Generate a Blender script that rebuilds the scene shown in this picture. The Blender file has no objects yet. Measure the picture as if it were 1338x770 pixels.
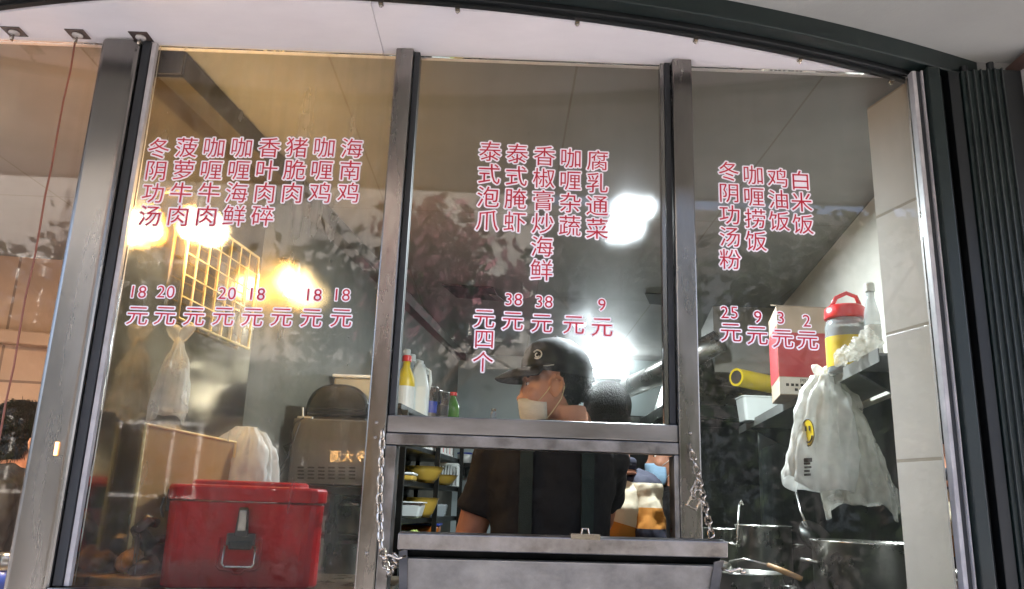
import bpy, bmesh, math, random
from mathutils import Vector, Matrix, noise
from mathutils import geometry as mgeo

random.seed(7)
S = bpy.context.scene
COL = S.collection

# ------------------------------------------------------------------ camera
FPX, CX, CY = 1058.0, 669.0, 385.0
EYE = Vector((0.0, -1.7, 1.3))
_p, _r, _y = math.radians(14.6), 0.035, math.radians(0.4)
FW = Vector((math.sin(_y) * math.cos(_p), math.cos(_y) * math.cos(_p), math.sin(_p)))
_r0 = Vector((math.cos(_y), -math.sin(_y), 0.0))
_u0 = _r0.cross(FW)
RT = _r0 * math.cos(_r) + _u0 * math.sin(_r)
UP = -_r0 * math.sin(_r) + _u0 * math.cos(_r)
cam_d = bpy.data.cameras.new('camera')
cam_d.sensor_width = 36.0
cam_d.lens = FPX / 1338.0 * 36.0
cam_d.clip_start = 0.02
cam_d.clip_end = 500.0
cam = bpy.data.objects.new('camera', cam_d)
COL.objects.link(cam)
cam.matrix_world = Matrix(((RT.x, UP.x, -FW.x, EYE.x), (RT.y, UP.y, -FW.y, EYE.y), (RT.z, UP.z, -FW.z, EYE.z), (0, 0, 0, 1)))
S.camera = cam


def at(px, py, Y):
    """point of the photo's ray (px, py) at depth Y behind the window plane"""
    d = FW + RT * ((px - CX) / FPX) - UP * ((py - CY) / FPX)
    return EYE + d * ((Y - EYE.y) / d.y)


# ------------------------------------------------------------------ sky, sun, exposure
SUN_EL, SUN_AZ = math.radians(48), math.radians(25)      # the sun stands behind the shop
w = bpy.data.worlds.new('World')
S.world = w
w.use_nodes = True
nt = w.node_tree
bg = nt.nodes['Background']
sky = nt.nodes.new('ShaderNodeTexSky')
sky.sky_type = 'NISHITA'
sky.sun_disc = False
sky.sun_elevation = SUN_EL
sky.sun_rotation = SUN_AZ
sky.air_density = 0.55
sky.dust_density = 7.0
sky.ozone_density = 0.3
nt.links.new(sky.outputs[0], bg.inputs[0])
bg.inputs[1].default_value = 0.15
sun_d = bpy.data.lights.new('sun', 'SUN')
sun_d.energy = 0.7
sun_d.angle = math.radians(20)
sun_d.color = (1.0, 0.96, 0.92)
sun = bpy.data.objects.new('sun', sun_d)
COL.objects.link(sun)
_sd = Vector((math.sin(SUN_AZ) * math.cos(SUN_EL), math.cos(SUN_AZ) * math.cos(SUN_EL), math.sin(SUN_EL)))
sun.rotation_euler = (-_sd).to_track_quat('-Z', 'Y').to_euler()
S.view_settings.view_transform = 'Standard'
S.view_settings.look = 'None'
S.view_settings.gamma = 1.0
S.view_settings.exposure = 3.5
S.render.engine = 'CYCLES'
S.cycles.max_bounces = 10
S.cycles.diffuse_bounces = 4
S.cycles.glossy_bounces = 5
S.cycles.transmission_bounces = 8
S.cycles.transparent_max_bounces = 16
S.cycles.caustics_reflective = False
S.cycles.caustics_refractive = False
S.cycles.sample_clamp_indirect = 6.0
S.cycles.use_denoising = True


# ------------------------------------------------------------------ materials
def lin(c):
    f = lambda v: v / 12.92 if v <= 0.04045 else ((v + 0.055) / 1.055) ** 2.4
    return tuple(f(v / 255.0) for v in c) + (1.0,)


def mat(name, col, rough=0.5, metal=0.0, var=0.12, vscale=6.0, bump=0.0, bscale=60.0, rvar=0.0, stretch=(1, 1, 1), spec=0.5, trans=0.0, coat=0.0, emit=None, estr=0.0, alpha=1.0, lincol=None):
    m = bpy.data.materials.new(name)
    m.use_nodes = True
    t = m.node_tree
    N, L = t.nodes, t.links
    b = N['Principled BSDF']
    c = lincol if lincol else lin(col)
    b.inputs['Base Color'].default_value = c
    b.inputs['Roughness'].default_value = rough
    b.inputs['Metallic'].default_value = metal
    b.inputs['Specular IOR Level'].default_value = spec
    if trans:
        b.inputs['Transmission Weight'].default_value = trans
    if coat:
        b.inputs['Coat Weight'].default_value = coat
        b.inputs['Coat Roughness'].default_value = 0.08
    if alpha < 1.0:
        b.inputs['Alpha'].default_value = alpha
    if emit:
        b.inputs['Emission Color'].default_value = lin(emit)
        b.inputs['Emission Strength'].default_value = estr
    if var or bump or rvar:
        tc = N.new('ShaderNodeTexCoord')
        mp = N.new('ShaderNodeMapping')
        mp.inputs['Scale'].default_value = stretch
        L.new(tc.outputs['Object'], mp.inputs['Vector'])
    if var or rvar:
        n = N.new('ShaderNodeTexNoise')
        n.inputs['Scale'].default_value = vscale
        n.inputs['Detail'].default_value = 6.0
        n.inputs['Roughness'].default_value = 0.62
        L.new(mp.outputs[0], n.inputs['Vector'])
    if var:
        r = N.new('ShaderNodeValToRGB')
        r.color_ramp.elements[0].position = 0.3
        r.color_ramp.elements[1].position = 0.7
        r.color_ramp.elements[0].color = tuple(v * (1 - var) for v in c[:3]) + (1,)
        r.color_ramp.elements[1].color = tuple(min(1, v * (1 + var)) for v in c[:3]) + (1,)
        L.new(n.outputs['Fac'], r.inputs[0])
        L.new(r.outputs[0], b.inputs['Base Color'])
    if rvar:
        mr = N.new('ShaderNodeMapRange')
        mr.inputs['From Min'].default_value = 0.3
        mr.inputs['From Max'].default_value = 0.7
        mr.inputs['To Min'].default_value = max(0.02, rough - rvar)
        mr.inputs['To Max'].default_value = min(1, rough + rvar)
        L.new(n.outputs['Fac'], mr.inputs['Value'])
        L.new(mr.outputs[0], b.inputs['Roughness'])
    if bump:
        n2 = N.new('ShaderNodeTexNoise')
        n2.inputs['Scale'].default_value = bscale
        n2.inputs['Detail'].default_value = 4.0
        L.new(mp.outputs[0], n2.inputs['Vector'])
        bp = N.new('ShaderNodeBump')
        bp.inputs['Strength'].default_value = bump
        bp.inputs['Distance'].default_value = 0.01
        L.new(n2.outputs['Fac'], bp.inputs['Height'])
        L.new(bp.outputs[0], b.inputs['Normal'])
    return m


def glow(name, col, strength):
    m = bpy.data.materials.new(name)
    m.use_nodes = True
    b = m.node_tree.nodes['Principled BSDF']
    b.inputs['Base Color'].default_value = (0.8, 0.8, 0.8, 1)
    b.inputs['Emission Color'].default_value = lin(col)
    b.inputs['Emission Strength'].default_value = strength
    return m


def glass_mat(name, dirt=0.035, haze=0.10, tint=(0.97, 0.98, 0.975)):
    """window glass: mirror-like reflection over clear glass, with a dirty film (grey dust, wiped streaks, specks) and greasy haze"""
    m = bpy.data.materials.new(name)
    m.use_nodes = True
    t = m.node_tree
    N, L = t.nodes, t.links
    N.remove(N['Principled BSDF'])
    out = N['Material Output']
    tr = N.new('ShaderNodeBsdfTransparent')
    tr.inputs[0].default_value = tint + (1,)
    rf = N.new('ShaderNodeBsdfRefraction')
    rf.inputs['Color'].default_value = tint + (1,)
    rf.inputs['Roughness'].default_value = 0.45
    rf.inputs['IOR'].default_value = 1.10
    df = N.new('ShaderNodeBsdfTranslucent')
    df.inputs[0].default_value = (0.75, 0.76, 0.74, 1)
    d2 = N.new('ShaderNodeBsdfDiffuse')
    d2.inputs[0].default_value = (0.6, 0.6, 0.58, 1)
    gl = N.new('ShaderNodeBsdfGlossy')
    gl.inputs['Roughness'].default_value = 0.018
    tc = N.new('ShaderNodeTexCoord')

    def ns(scale, sc, detail=5):
        mp = N.new('ShaderNodeMapping')
        mp.inputs['Scale'].default_value = sc
        L.new(tc.outputs['Object'], mp.inputs[0])
        n = N.new('ShaderNodeTexNoise')
        n.inputs['Scale'].default_value = scale
        n.inputs['Detail'].default_value = detail
        n.inputs['Roughness'].default_value = 0.6
        L.new(mp.outputs[0], n.inputs['Vector'])
        return n

    def rng(src, a, b, lo, hi):
        r = N.new('ShaderNodeMapRange')
        r.inputs['From Min'].default_value = a
        r.inputs['From Max'].default_value = b
        r.inputs['To Min'].default_value = lo
        r.inputs['To Max'].default_value = hi
        L.new(src, r.inputs['Value'])
        return r.outputs[0]

    def op(kind, a, b):
        o = N.new('ShaderNodeMath')
        o.operation = kind
        for i, v in enumerate((a, b)):
            if isinstance(v, (int, float)):
                o.inputs[i].default_value = v
            else:
                L.new(v, o.inputs[i])
        return o.outputs[0]

    blot = ns(5.0, (1, 1, 1))
    streak = ns(26.0, (1, 1, 0.07), 3)
    speck = ns(70.0, (1, 1, 0.8), 2)
    a1 = rng(blot.outputs['Fac'], 0.35, 0.72, 0.5, 1.6)
    a2 = rng(streak.outputs['Fac'], 0.45, 0.75, 0.7, 1.7)
    a3 = rng(speck.outputs['Fac'], 0.70, 0.76, 0.0, 6.0)
    amt = op('MULTIPLY', op('MULTIPLY', a1, a2), dirt)
    amt = op('ADD', amt, op('MULTIPLY', op('MULTIPLY', a3, a1), dirt * 0.6))
    hz = op('MULTIPLY', op('MULTIPLY', a1, a2), haze)
    mx0 = N.new('ShaderNodeMixShader')
    L.new(hz, mx0.inputs[0])
    L.new(tr.outputs[0], mx0.inputs[1])
    L.new(rf.outputs[0], mx0.inputs[2])
    dm = N.new('ShaderNodeMixShader')
    dm.inputs[0].default_value = 0.45
    L.new(df.outputs[0], dm.inputs[1])
    L.new(d2.outputs[0], dm.inputs[2])
    mx1 = N.new('ShaderNodeMixShader')
    L.new(amt, mx1.inputs[0])
    L.new(mx0.outputs[0], mx1.inputs[1])
    L.new(dm.outputs[0], mx1.inputs[2])
    fr = N.new('ShaderNodeLayerWeight')
    fr.inputs['Blend'].default_value = 0.28
    fac = rng(fr.outputs['Fresnel'], 0.0, 1.0, 0.0, 1.0)
    mx2 = N.new('ShaderNodeMixShader')
    L.new(fac, mx2.inputs[0])
    L.new(mx1.outputs[0], mx2.inputs[1])
    L.new(gl.outputs[0], mx2.inputs[2])
    L.new(mx2.outputs[0], out.inputs[0])
    return m


def plastic_bag_mat(name, col, alpha=0.6):
    m = bpy.data.materials.new(name)
    m.use_nodes = True
    t = m.node_tree
    N, L = t.nodes, t.links
    b = N['Principled BSDF']
    b.inputs['Base Color'].default_value = lin(col)
    b.inputs['Roughness'].default_value = 0.28
    tl = N.new('ShaderNodeBsdfTranslucent')
    tl.inputs[0].default_value = lin(col)
    tp = N.new('ShaderNodeBsdfTransparent')
    m1 = N.new('ShaderNodeMixShader')
    m1.inputs[0].default_value = 0.4
    L.new(b.outputs[0], m1.inputs[1])
    L.new(tl.outputs[0], m1.inputs[2])
    tc = N.new('ShaderNodeTexCoord')
    n = N.new('ShaderNodeTexNoise')
    n.inputs['Scale'].default_value = 14
    n.inputs['Detail'].default_value = 4
    L.new(tc.outputs['Object'], n.inputs['Vector'])
    r = N.new('ShaderNodeMapRange')
    r.inputs['From Min'].default_value = 0.3
    r.inputs['From Max'].default_value = 0.7
    r.inputs['To Min'].default_value = alpha - 0.15
    r.inputs['To Max'].default_value = min(1, alpha + 0.25)
    L.new(n.outputs['Fac'], r.inputs['Value'])
    m2 = N.new('ShaderNodeMixShader')
    L.new(r.outputs[0], m2.inputs[0])
    L.new(tp.outputs[0], m2.inputs[1])
    L.new(m1.outputs[0], m2.inputs[2])
    bp = N.new('ShaderNodeBump')
    bp.inputs['Strength'].default_value = 0.5
    bp.inputs['Distance'].default_value = 0.006
    mp = N.new('ShaderNodeMapping')
    mp.inputs['Scale'].default_value = (1, 1, 0.35)
    L.new(tc.outputs['Object'], mp.inputs[0])
    n3 = N.new('ShaderNodeTexNoise')
    n3.inputs['Scale'].default_value = 45
    L.new(mp.outputs[0], n3.inputs['Vector'])
    L.new(n3.outputs['Fac'], bp.inputs['Height'])
    L.new(bp.outputs[0], b.inputs['Normal'])
    L.new(m2.outputs[0], N['Material Output'].inputs[0])
    return m


def brick_mat(name, c1, cm, bw, bh, mortar, rough=0.35, offset=0.0, axis='XZ', var=0.08, rot=0.0):
    m = mat(name, c1, rough, 0, 0, bump=0)
    t = m.node_tree
    N, L = t.nodes, t.links
    b = N['Principled BSDF']
    tc = N.new('ShaderNodeTexCoord')
    mp = N.new('ShaderNodeMapping')
    if axis == 'XZ':
        mp.inputs['Rotation'].default_value = (math.radians(-90), 0, 0)
    elif axis == 'YZ':
        mp.inputs['Rotation'].default_value = (0, math.radians(90), math.radians(90))
    mp.inputs['Location'].default_value = (.45, .1, 0)
    L.new(tc.outputs['Object'], mp.inputs[0])
    br = N.new('ShaderNodeTexBrick')
    br.offset = offset
    c = lin(c1)
    br.inputs['Color1'].default_value = tuple(v * (1 - var) for v in c[:3]) + (1,)
    br.inputs['Color2'].default_value = tuple(v * (1 + var) for v in c[:3]) + (1,)
    br.inputs['Mortar'].default_value = lin(cm)
    br.inputs['Scale'].default_value = 1.0
    br.inputs['Brick Width'].default_value = bw
    br.inputs['Row Height'].default_value = bh
    br.inputs['Mortar Size'].default_value = mortar
    L.new(mp.outputs[0], br.inputs['Vector'])
    n = N.new('ShaderNodeTexNoise')
    n.inputs['Scale'].default_value = 5
    n.inputs['Detail'].default_value = 7
    L.new(tc.outputs['Object'], n.inputs['Vector'])
    mx = N.new('ShaderNodeMix')
    mx.data_type = 'RGBA'
    mx.blend_type = 'MULTIPLY'
    mx.inputs['Factor'].default_value = 0.35
    L.new(br.outputs['Color'], mx.inputs['A'])
    L.new(n.outputs['Fac'], mx.inputs['B'])
    L.new(mx.outputs['Result'], b.inputs['Base Color'])
    bp = N.new('ShaderNodeBump')
    bp.inputs['Strength'].default_value = 0.3
    bp.inputs['Distance'].default_value = 0.003
    bp.invert = True
    L.new(br.outputs['Fac'], bp.inputs['Height'])
    L.new(bp.outputs[0], b.inputs['Normal'])
    return m


M = {}
M['steel'] = mat('satin_steel', (136, 132, 126), 0.27, 1.0, 0.28, 9.0, 0.04, 70, 0.12, (1, 1, 0.25))
M['steel_h'] = mat('satin_steel_bar', (124, 121, 116), 0.36, 1.0, 0.38, 11.0, 0.06, 90, 0.10, (0.3, 1, 1))
M['steel_gloss'] = mat('polished_steel', (138, 135, 130), 0.26, 1.0, 0.25, 7.0, 0.025, 40, 0.06, (1, 1, 0.15))
M['steel_smear'] = mat('smeared_steel', (126, 123, 119), 0.42, 1.0, 0.45, 16.0, 0.1, 60, 0.15)
M['flap_panel'] = mat('worn_flap_sheet', (142, 138, 130), 0.5, 0.25, 0.35, 14.0, 0.1, 50, 0.12)
M['steel_dark'] = mat('dark_steel', (34, 35, 33), 0.36, 0.8, 0.35, 5.0, 0.05, 40, 0.1)
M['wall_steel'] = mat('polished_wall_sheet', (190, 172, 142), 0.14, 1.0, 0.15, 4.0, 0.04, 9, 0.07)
M['pot_steel'] = mat('pot_steel', (190, 188, 182), 0.3, 1.0, 0.15, 9, 0.03, 60, 0.08)
M['gasket'] = mat('rubber_gasket', (38, 40, 42), 0.6)
M['chrome'] = mat('chain_metal', (190, 180, 165), 0.22, 1.0, 0.2, 50)
M['soffit'] = mat('soffit_board', (226, 221, 219), 0.7, 0, 0.09, 4.0, 0.05, 40, stretch=(0.4, 1, 1))
M['white_trim'] = mat('white_trim', (168, 164, 162), 0.5, 0, 0.25, 14)
M['dark_front'] = mat('dark_shopfront', (40, 41, 42), 0.6, 0, 0.3, 2)
M['neighbour'] = mat('dark_neighbour_facade', (58, 57, 55), 0.7, 0, 0.2, 1)
M['green_alu'] = mat('dark_green_aluminium', (7, 22, 19), 0.5, 0.0, 0.25, 12, 0.04, 80, 0.08)
M['black_alu'] = mat('black_green_track', (7, 11, 11), 0.5, 0.0, 0.25, 12)
M['fin'] = mat('fin_edge', (64, 68, 66), 0.35, 0.4, 0.2)
M['awning'] = mat('awning_panel', (156, 157, 150), 0.55, 0.0, 0.10, 2.0, 0.08, 160)
M['granite'] = mat('brown_granite', (84, 62, 56), 0.35, 0, 0.4, 40)
M['beige_tile'] = brick_mat('beige_stone_tile', (206, 168, 136), (138, 108, 86), 1.3, 0.62, 0.006, 0.6, 0.5)
M['wall_tile'] = brick_mat('cream_wall_tile', (226, 224, 219), (188, 182, 170), 1.7, 0.30, 0.004, 0.18, 0.0, 'YZ')
M['paint_wall'] = mat('painted_wall', (176, 190, 190), 0.6, 0, 0.08, 3, 0.05, 60)
M['paint_wall_warm'] = mat('grey_wall_panel', (150, 148, 138), 0.45, 0, 0.12, 3, 0.05, 60)
M['shelf_grey'] = mat('grey_shelf_sheet', (112, 113, 110), 0.45, 0.15, 0.2, 8, 0.04, 60)
M['wall_light'] = mat('pale_side_wall', (192, 190, 181), 0.5, 0, 0.12, 3, 0.05, 60)
M['wall_grimy'] = mat('grimy_wall_panel', (84, 82, 73), 0.6, 0.0, 0.35, 4, 0.05, 60, spec=0.2)
M['ceiling'] = brick_mat('ceiling_board', (146, 145, 141), (128, 122, 112), 0.6, 1.2, 0.003, 0.6, 0.0, 'XY', 0.03)
M['beam'] = mat('dark_beam', (74, 68, 58), 0.5, 0.2, 0.3, 10)
M['floor'] = mat('kitchen_floor_tile', (90, 86, 80), 0.35, 0, 0.2, 8)
M['counter'] = mat('counter_steel', (150, 140, 124), 0.3, 1.0, 0.25, 9, 0.05, 30, 0.1)
M['red_plastic'] = mat('red_plastic', (168, 6, 17), 0.34, 0, 0.18, 9, 0.06, 130, 0.12, spec=0.18)
M['black_plastic'] = mat('black_plastic', (12, 12, 13), 0.5, 0, 0.2, 30, 0.05, 90)
M['black_gloss'] = mat('black_gloss', (9, 10, 10), 0.2, 0, 0.2, 8, 0, 0, 0.06)
M['oven_steel'] = mat('oven_casing', (98, 98, 99), 0.45, 0.3, 0.12, 8, 0.04, 120)
M['slot'] = mat('vent_slot', (22, 20, 18), 0.8, 0, 0)
M['cord'] = mat('black_cord', (16, 15, 15), 0.5, 0, 0)
M['red_cord'] = mat('rust_red_cord', (128, 78, 62), 0.6, 0, 0.2)
M['acrylic_edge'] = mat('acrylic_edge', (236, 214, 150), 0.2, 0, 0.1)  # warm edge glow put into a pale yellow colour
M['acrylic'] = mat('brown_acrylic', (150, 112, 66), 0.3, 0, 0.12, 6)
M['roast'] = mat('roast_skin', (66, 30, 14), 0.25, 0, 0.5, 12, 0.5, 30)
M['roast_light'] = mat('roast_crackling', (196, 128, 52), 0.35, 0, 0.4, 40, 0.6, 60)
M['board'] = mat('cutting_board', (170, 130, 84), 0.5, 0, 0.3, 20, stretch=(0.2, 2, 1))
M['yellow_bowl'] = mat('amber_bowl', (176, 146, 64), 0.25, 0, 0.08)
M['orange_tub'] = mat('orange_tub', (170, 96, 36), 0.3, 0, 0.1)
M['white_plastic'] = mat('white_plastic', (214, 214, 208), 0.3, 0, 0.05)
M['milk_plastic'] = mat('milky_plastic', (206, 212, 208), 0.28, 0, 0.06)
M['clear_plastic'] = mat('clear_plastic', (180, 190, 192), 0.15, 0, 0.08, alpha=0.45)
M['beige_plastic'] = mat('beige_plastic', (170, 160, 136), 0.4, 0, 0.08)
M['greens'] = mat('chopped_greens', (166, 184, 96), 0.6, 0, 0.4, 60, 0.5, 80)
M['blue_plastic'] = mat('blue_plastic', (38, 62, 150), 0.3, 0, 0.1)
M['yellow_label'] = mat('yellow_label', (206, 178, 24), 0.4, 0, 0.05)
M['red_lid'] = mat('red_lid', (214, 34, 36), 0.3, 0, 0.08)
M['green_bottle'] = mat('green_liquid', (84, 124, 58), 0.12, 0, 0.1)
M['carton_red'] = mat('carton_red', (168, 52, 56), 0.6, 0, 0.12, 10)
M['carton_card'] = mat('carton_card', (168, 150, 130), 0.7, 0, 0.12, 10)
M['carton_white'] = mat('carton_white', (206, 200, 190), 0.6, 0, 0.08)
M['print_dark'] = mat('dark_print', (44, 38, 36), 0.6, 0, 0)
M['film_core'] = mat('film_core', (50, 40, 32), 0.7, 0, 0)
M['bag'] = plastic_bag_mat('white_bag', (236, 236, 232), 0.62)
M['bag_thin'] = plastic_bag_mat('thin_bag', (226, 224, 214), 0.36)
M['skin'] = mat('skin', (186, 132, 104), 0.5, 0, 0.08, 20, 0.05, 200)
M['hair'] = mat('black_hair', (14, 12, 11), 0.7, 0, 0.5, 120, 1.0, 330, stretch=(1, 1, 0.3), spec=0.12)
M['cap'] = mat('navy_black_cap', (20, 22, 28), 0.75, 0, 0.15, 40, 0.15, 500)
M['shirt'] = mat('black_cotton', (15, 15, 17), 0.85, 0, 0.2, 8, 0.25, 30)
M['apron'] = mat('dark_green_apron', (18, 34, 30), 0.75, 0, 0.15, 30, 0.2, 300)
M['trousers'] = mat('dark_trousers', (26, 27, 32), 0.85, 0, 0.15)
M['mask'] = mat('white_mask', (208, 208, 200), 0.75, 0, 0.08, 30, 0.3, 140, stretch=(1, 1, 4))
M['mask_blue'] = mat('blue_mask', (150, 186, 212), 0.75, 0, 0.08, 30, 0.3, 140, stretch=(1, 1, 4))
M['mask_loop'] = mat('mask_loop', (226, 204, 160), 0.6, 0, 0)
M['logo'] = mat('cap_embroidery', (222, 222, 216), 0.7, 0, 0.1, 80)
M['jacket_dark'] = mat('black_jacket', (22, 20, 20), 0.7, 0, 0.3, 9, 0.4, 16)
M['eye'] = mat('eye_white', (220, 214, 206), 0.2, 0, 0)
M['iris'] = mat('iris', (30, 20, 14), 0.15, 0, 0)
M['decal_red'] = mat('red_vinyl', (178, 10, 44), 0.45, 0, 0.14, 40)
M['decal_white'] = mat('white_vinyl', (232, 226, 232), 0.5, 0, 0.03)
M['hook_film'] = mat('hook_plate', (78, 66, 60), 0.2, 0, 0.25, 40)
M['hook_clear'] = mat('hook_plastic', (200, 194, 186), 0.15, 0, 0, alpha=0.6)
M['asphalt'] = mat('asphalt', (62, 62, 62), 0.85, 0, 0.2, 30, 0.2, 200)
M['paving'] = brick_mat('paving_stone', (178, 176, 176), (96, 92, 88), 0.4, 0.4, 0.006, 0.7, 0.5, 'XY')
M['facade_tile'] = brick_mat('white_facade_tile', (166, 163, 158), (170, 164, 156), 0.24, 0.12, 0.008, 0.4, 0.5)
M['facade_glass'] = mat('facade_window', (50, 60, 66), 0.1, 0, 0.2, 2)
M['frame_white'] = mat('window_frame_white', (200, 200, 196), 0.5, 0, 0.05)
M['leaf'] = mat('green_leaf', (46, 58, 36), 0.8, 0, 0.4, 3, spec=0.1)
M['leaf_pink'] = mat('pink_blossom', (146, 100, 110), 0.8, 0, 0.3, 3, spec=0.1)
M['bark'] = mat('bark', (84, 70, 58), 0.9, 0, 0.3, 14, 0.5, 30)
M['glass'] = glass_mat('dirty_window_glass', 0.010, 0.016)
M['glass_left'] = glass_mat('greasy_window_glass', 0.026, 0.15)
M['led_white'] = glow('led_white', (235, 244, 255), 7.0)
M['tube_white'] = glow('tube_white', (240, 248, 255), 4.0)
M['bulb_warm'] = glow('bulb_warm', (255, 186, 92), 10.0)
M['lamp_warm'] = glow('added_lamp_glow', (255, 220, 170), 2.0)
M['led_soft'] = glow('led_white_dimmer', (235, 244, 255), 3.0)
M['led_amber'] = glow('led_amber', (255, 176, 30), 3.0)
M['led_tiny'] = glow('indicator_amber', (255, 160, 40), .4)


# ------------------------------------------------------------------ builders
def rootloc(p):
    v = Vector((0, 0, 0))
    while p is not None:
        v = v + p.location
        p = p.parent
    return v


class B:
    """collects shapes in world coordinates, then links them as one mesh object"""

    def __init__(s):
        s.bm = bmesh.new()

    def _face(s, vs):
        try:
            return s.bm.faces.new(vs)
        except ValueError:
            return None

    def box(s, a, b, mtx=None):
        x0, y0, z0 = a
        x1, y1, z1 = b
        P = [Vector(p) for p in ((x0, y0, z0), (x1, y0, z0), (x1, y1, z0), (x0, y1, z0), (x0, y0, z1), (x1, y0, z1), (x1, y1, z1), (x0, y1, z1))]
        if mtx is not None:
            P = [mtx @ p for p in P]
        v = [s.bm.verts.new(p) for p in P]
        for f in ((3, 2, 1, 0), (4, 5, 6, 7), (0, 1, 5, 4), (1, 2, 6, 5), (2, 3, 7, 6), (3, 0, 4, 7)):
            s._face([v[i] for i in f])
        return s

    def hexa(s, P):
        v = [s.bm.verts.new(Vector(p)) for p in P]
        for f in ((3, 2, 1, 0), (4, 5, 6, 7), (0, 1, 5, 4), (1, 2, 6, 5), (2, 3, 7, 6), (3, 0, 4, 7)):
            s._face([v[i] for i in f])
        return s

    def loft(s, rings, cap=True, closed=False):
        R = [[s.bm.verts.new(Vector(p)) for p in r] for r in rings]
        n = len(R[0])
        m = len(R)
        for i in range(m if closed else m - 1):
            a, b = R[i], R[(i + 1) % m]
            for k in range(n):
                s._face([a[k], a[(k + 1) % n], b[(k + 1) % n], b[k]])
        if cap and not closed:
            s._face(R[0][::-1])
            s._face(R[-1])
        return s

    def prism(s, poly, d):
        """poly: world points of a flat outline, d: extrusion vector"""
        d = Vector(d)
        return s.loft([[Vector(p) for p in poly], [Vector(p) + d for p in poly]])

    def cyl(s, p0, p1, r0, r1=None, n=20):
        return s.tube([p0, p1], [r0, r0 if r1 is None else r1], n)

    def tube(s, pts, r, n=10, closed=False):
        pts = [Vector(p) for p in pts]
        m = len(pts)
        rr = r if isinstance(r, (list, tuple)) else [r] * m
        rings = []
        prev = None
        for i, p in enumerate(pts):
            if closed:
                t = pts[(i + 1) % m] - pts[i - 1]
            else:
                t = (pts[min(i + 1, m - 1)] - pts[max(i - 1, 0)])
            t.normalize()
            if prev is None:
                u = t.orthogonal().normalized()
            else:
                u = prev - t * prev.dot(t)
                u = u.normalized() if u.length > 1e-6 else t.orthogonal().normalized()
            prev = u
            v = t.cross(u)
            rings.append([p + (u * math.cos(2 * math.pi * k / n) + v * math.sin(2 * math.pi * k / n)) * rr[i] for k in range(n)])
        return s.loft(rings, True, closed)

    def lathe(s, prof, c, n=32, axis=None, cap=True):
        """prof: [(radius, height)], about z through c (or along axis)"""
        c = Vector(c)
        q = Matrix.Identity(3) if axis is None else Vector((0, 0, 1)).rotation_difference(Vector(axis)).to_matrix()
        rings = [[c + q @ Vector((max(r, 1e-4) * math.cos(2 * math.pi * k / n), max(r, 1e-4) * math.sin(2 * math.pi * k / n), h)) for k in range(n)] for r, h in prof]
        return s.loft(rings, cap)

    def ell(s, c, r, rot=None, n=20, m=12, pw=1.0):
        c = Vector(c)
        rings = []
        for i in range(1, m):
            th = math.pi * i / m
            ring = []
            for k in range(n):
                a = 2 * math.pi * k / n
                p = Vector((math.sin(th) ** pw * math.cos(a) * r[0], math.sin(th) ** pw * math.sin(a) * r[1], -math.cos(th) * r[2]))
                ring.append(c + (rot @ p if rot is not None else p))
            rings.append(ring)
        return s.loft(rings)

    def obj(s, name, m, parent=None, bevel=0.0, smooth=False, seg=2, remesh=0.0, sub=0, mats=None, origin=None):
        bm = s.bm
        bmesh.ops.recalc_face_normals(bm, faces=bm.faces)
        if parent is not None:
            off = rootloc(parent)
            loc = Vector((0, 0, 0))
        else:
            if origin is not None:
                off = Vector(origin)
            else:
                xs = [v.co for v in bm.verts]
                lo = Vector([min(p[i] for p in xs) for i in range(3)])
                hi = Vector([max(p[i] for p in xs) for i in range(3)])
                off = Vector(((lo.x + hi.x) / 2, (lo.y + hi.y) / 2, lo.z))
            loc = off
        for v in bm.verts:
            v.co -= off
        me = bpy.data.meshes.new(name)
        bm.to_mesh(me)
        bm.free()
        for mm in (mats or [m]):
            me.materials.append(mm)
        if smooth:
            for p in me.polygons:
                p.use_smooth = True
        o = bpy.data.objects.new(name, me)
        COL.objects.link(o)
        o.location = loc
        if parent is not None:
            o.parent = parent
        if bevel:
            b = o.modifiers.new('bevel', 'BEVEL')
            b.width = bevel
            b.segments = seg
            b.limit_method = 'ANGLE'
            b.angle_limit = math.radians(40)
        if remesh:
            r = o.modifiers.new('remesh', 'REMESH')
            r.mode = 'VOXEL'
            r.voxel_size = remesh
            r.use_smooth_shade = True
            c = o.modifiers.new('smooth', 'SMOOTH')
            c.factor = 0.5
            c.iterations = 4
        if sub:
            q = o.modifiers.new('subdivision', 'SUBSURF')
            q.levels = q.render_levels = sub
        return o


def tag(o, label, cat, group=None):
    o['label'] = label
    o['category'] = cat
    if group:
        o['group'] = group
    return o


def kind(o, k):
    o['kind'] = k
    return o


def thing(name, label, cat, loc=(0, 0, 0), group=None):
    o = bpy.data.objects.new(name, None)
    o.empty_display_size = 0.05
    COL.objects.link(o)
    o.location = loc
    return tag(o, label, cat, group)


def dup(o, parent=None):
    c = o.copy()
    COL.objects.link(c)
    if parent is not None:
        c.parent = parent
    for ch in list(o.children):
        dup(ch, c)
    return c


def displace(o, strength, size, mid=0.5):
    t = bpy.data.textures.new('folds', 'CLOUDS')
    t.noise_scale = size
    d = o.modifiers.new('folds', 'DISPLACE')
    d.texture = t
    d.strength = strength
    d.mid_level = mid
    return o


def circle(c, rx, ry, n=24, z=None):
    return [Vector((c[0] + rx * math.cos(2 * math.pi * k / n), c[1] + ry * math.sin(2 * math.pi * k / n), c[2])) for k in range(n)]

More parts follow.
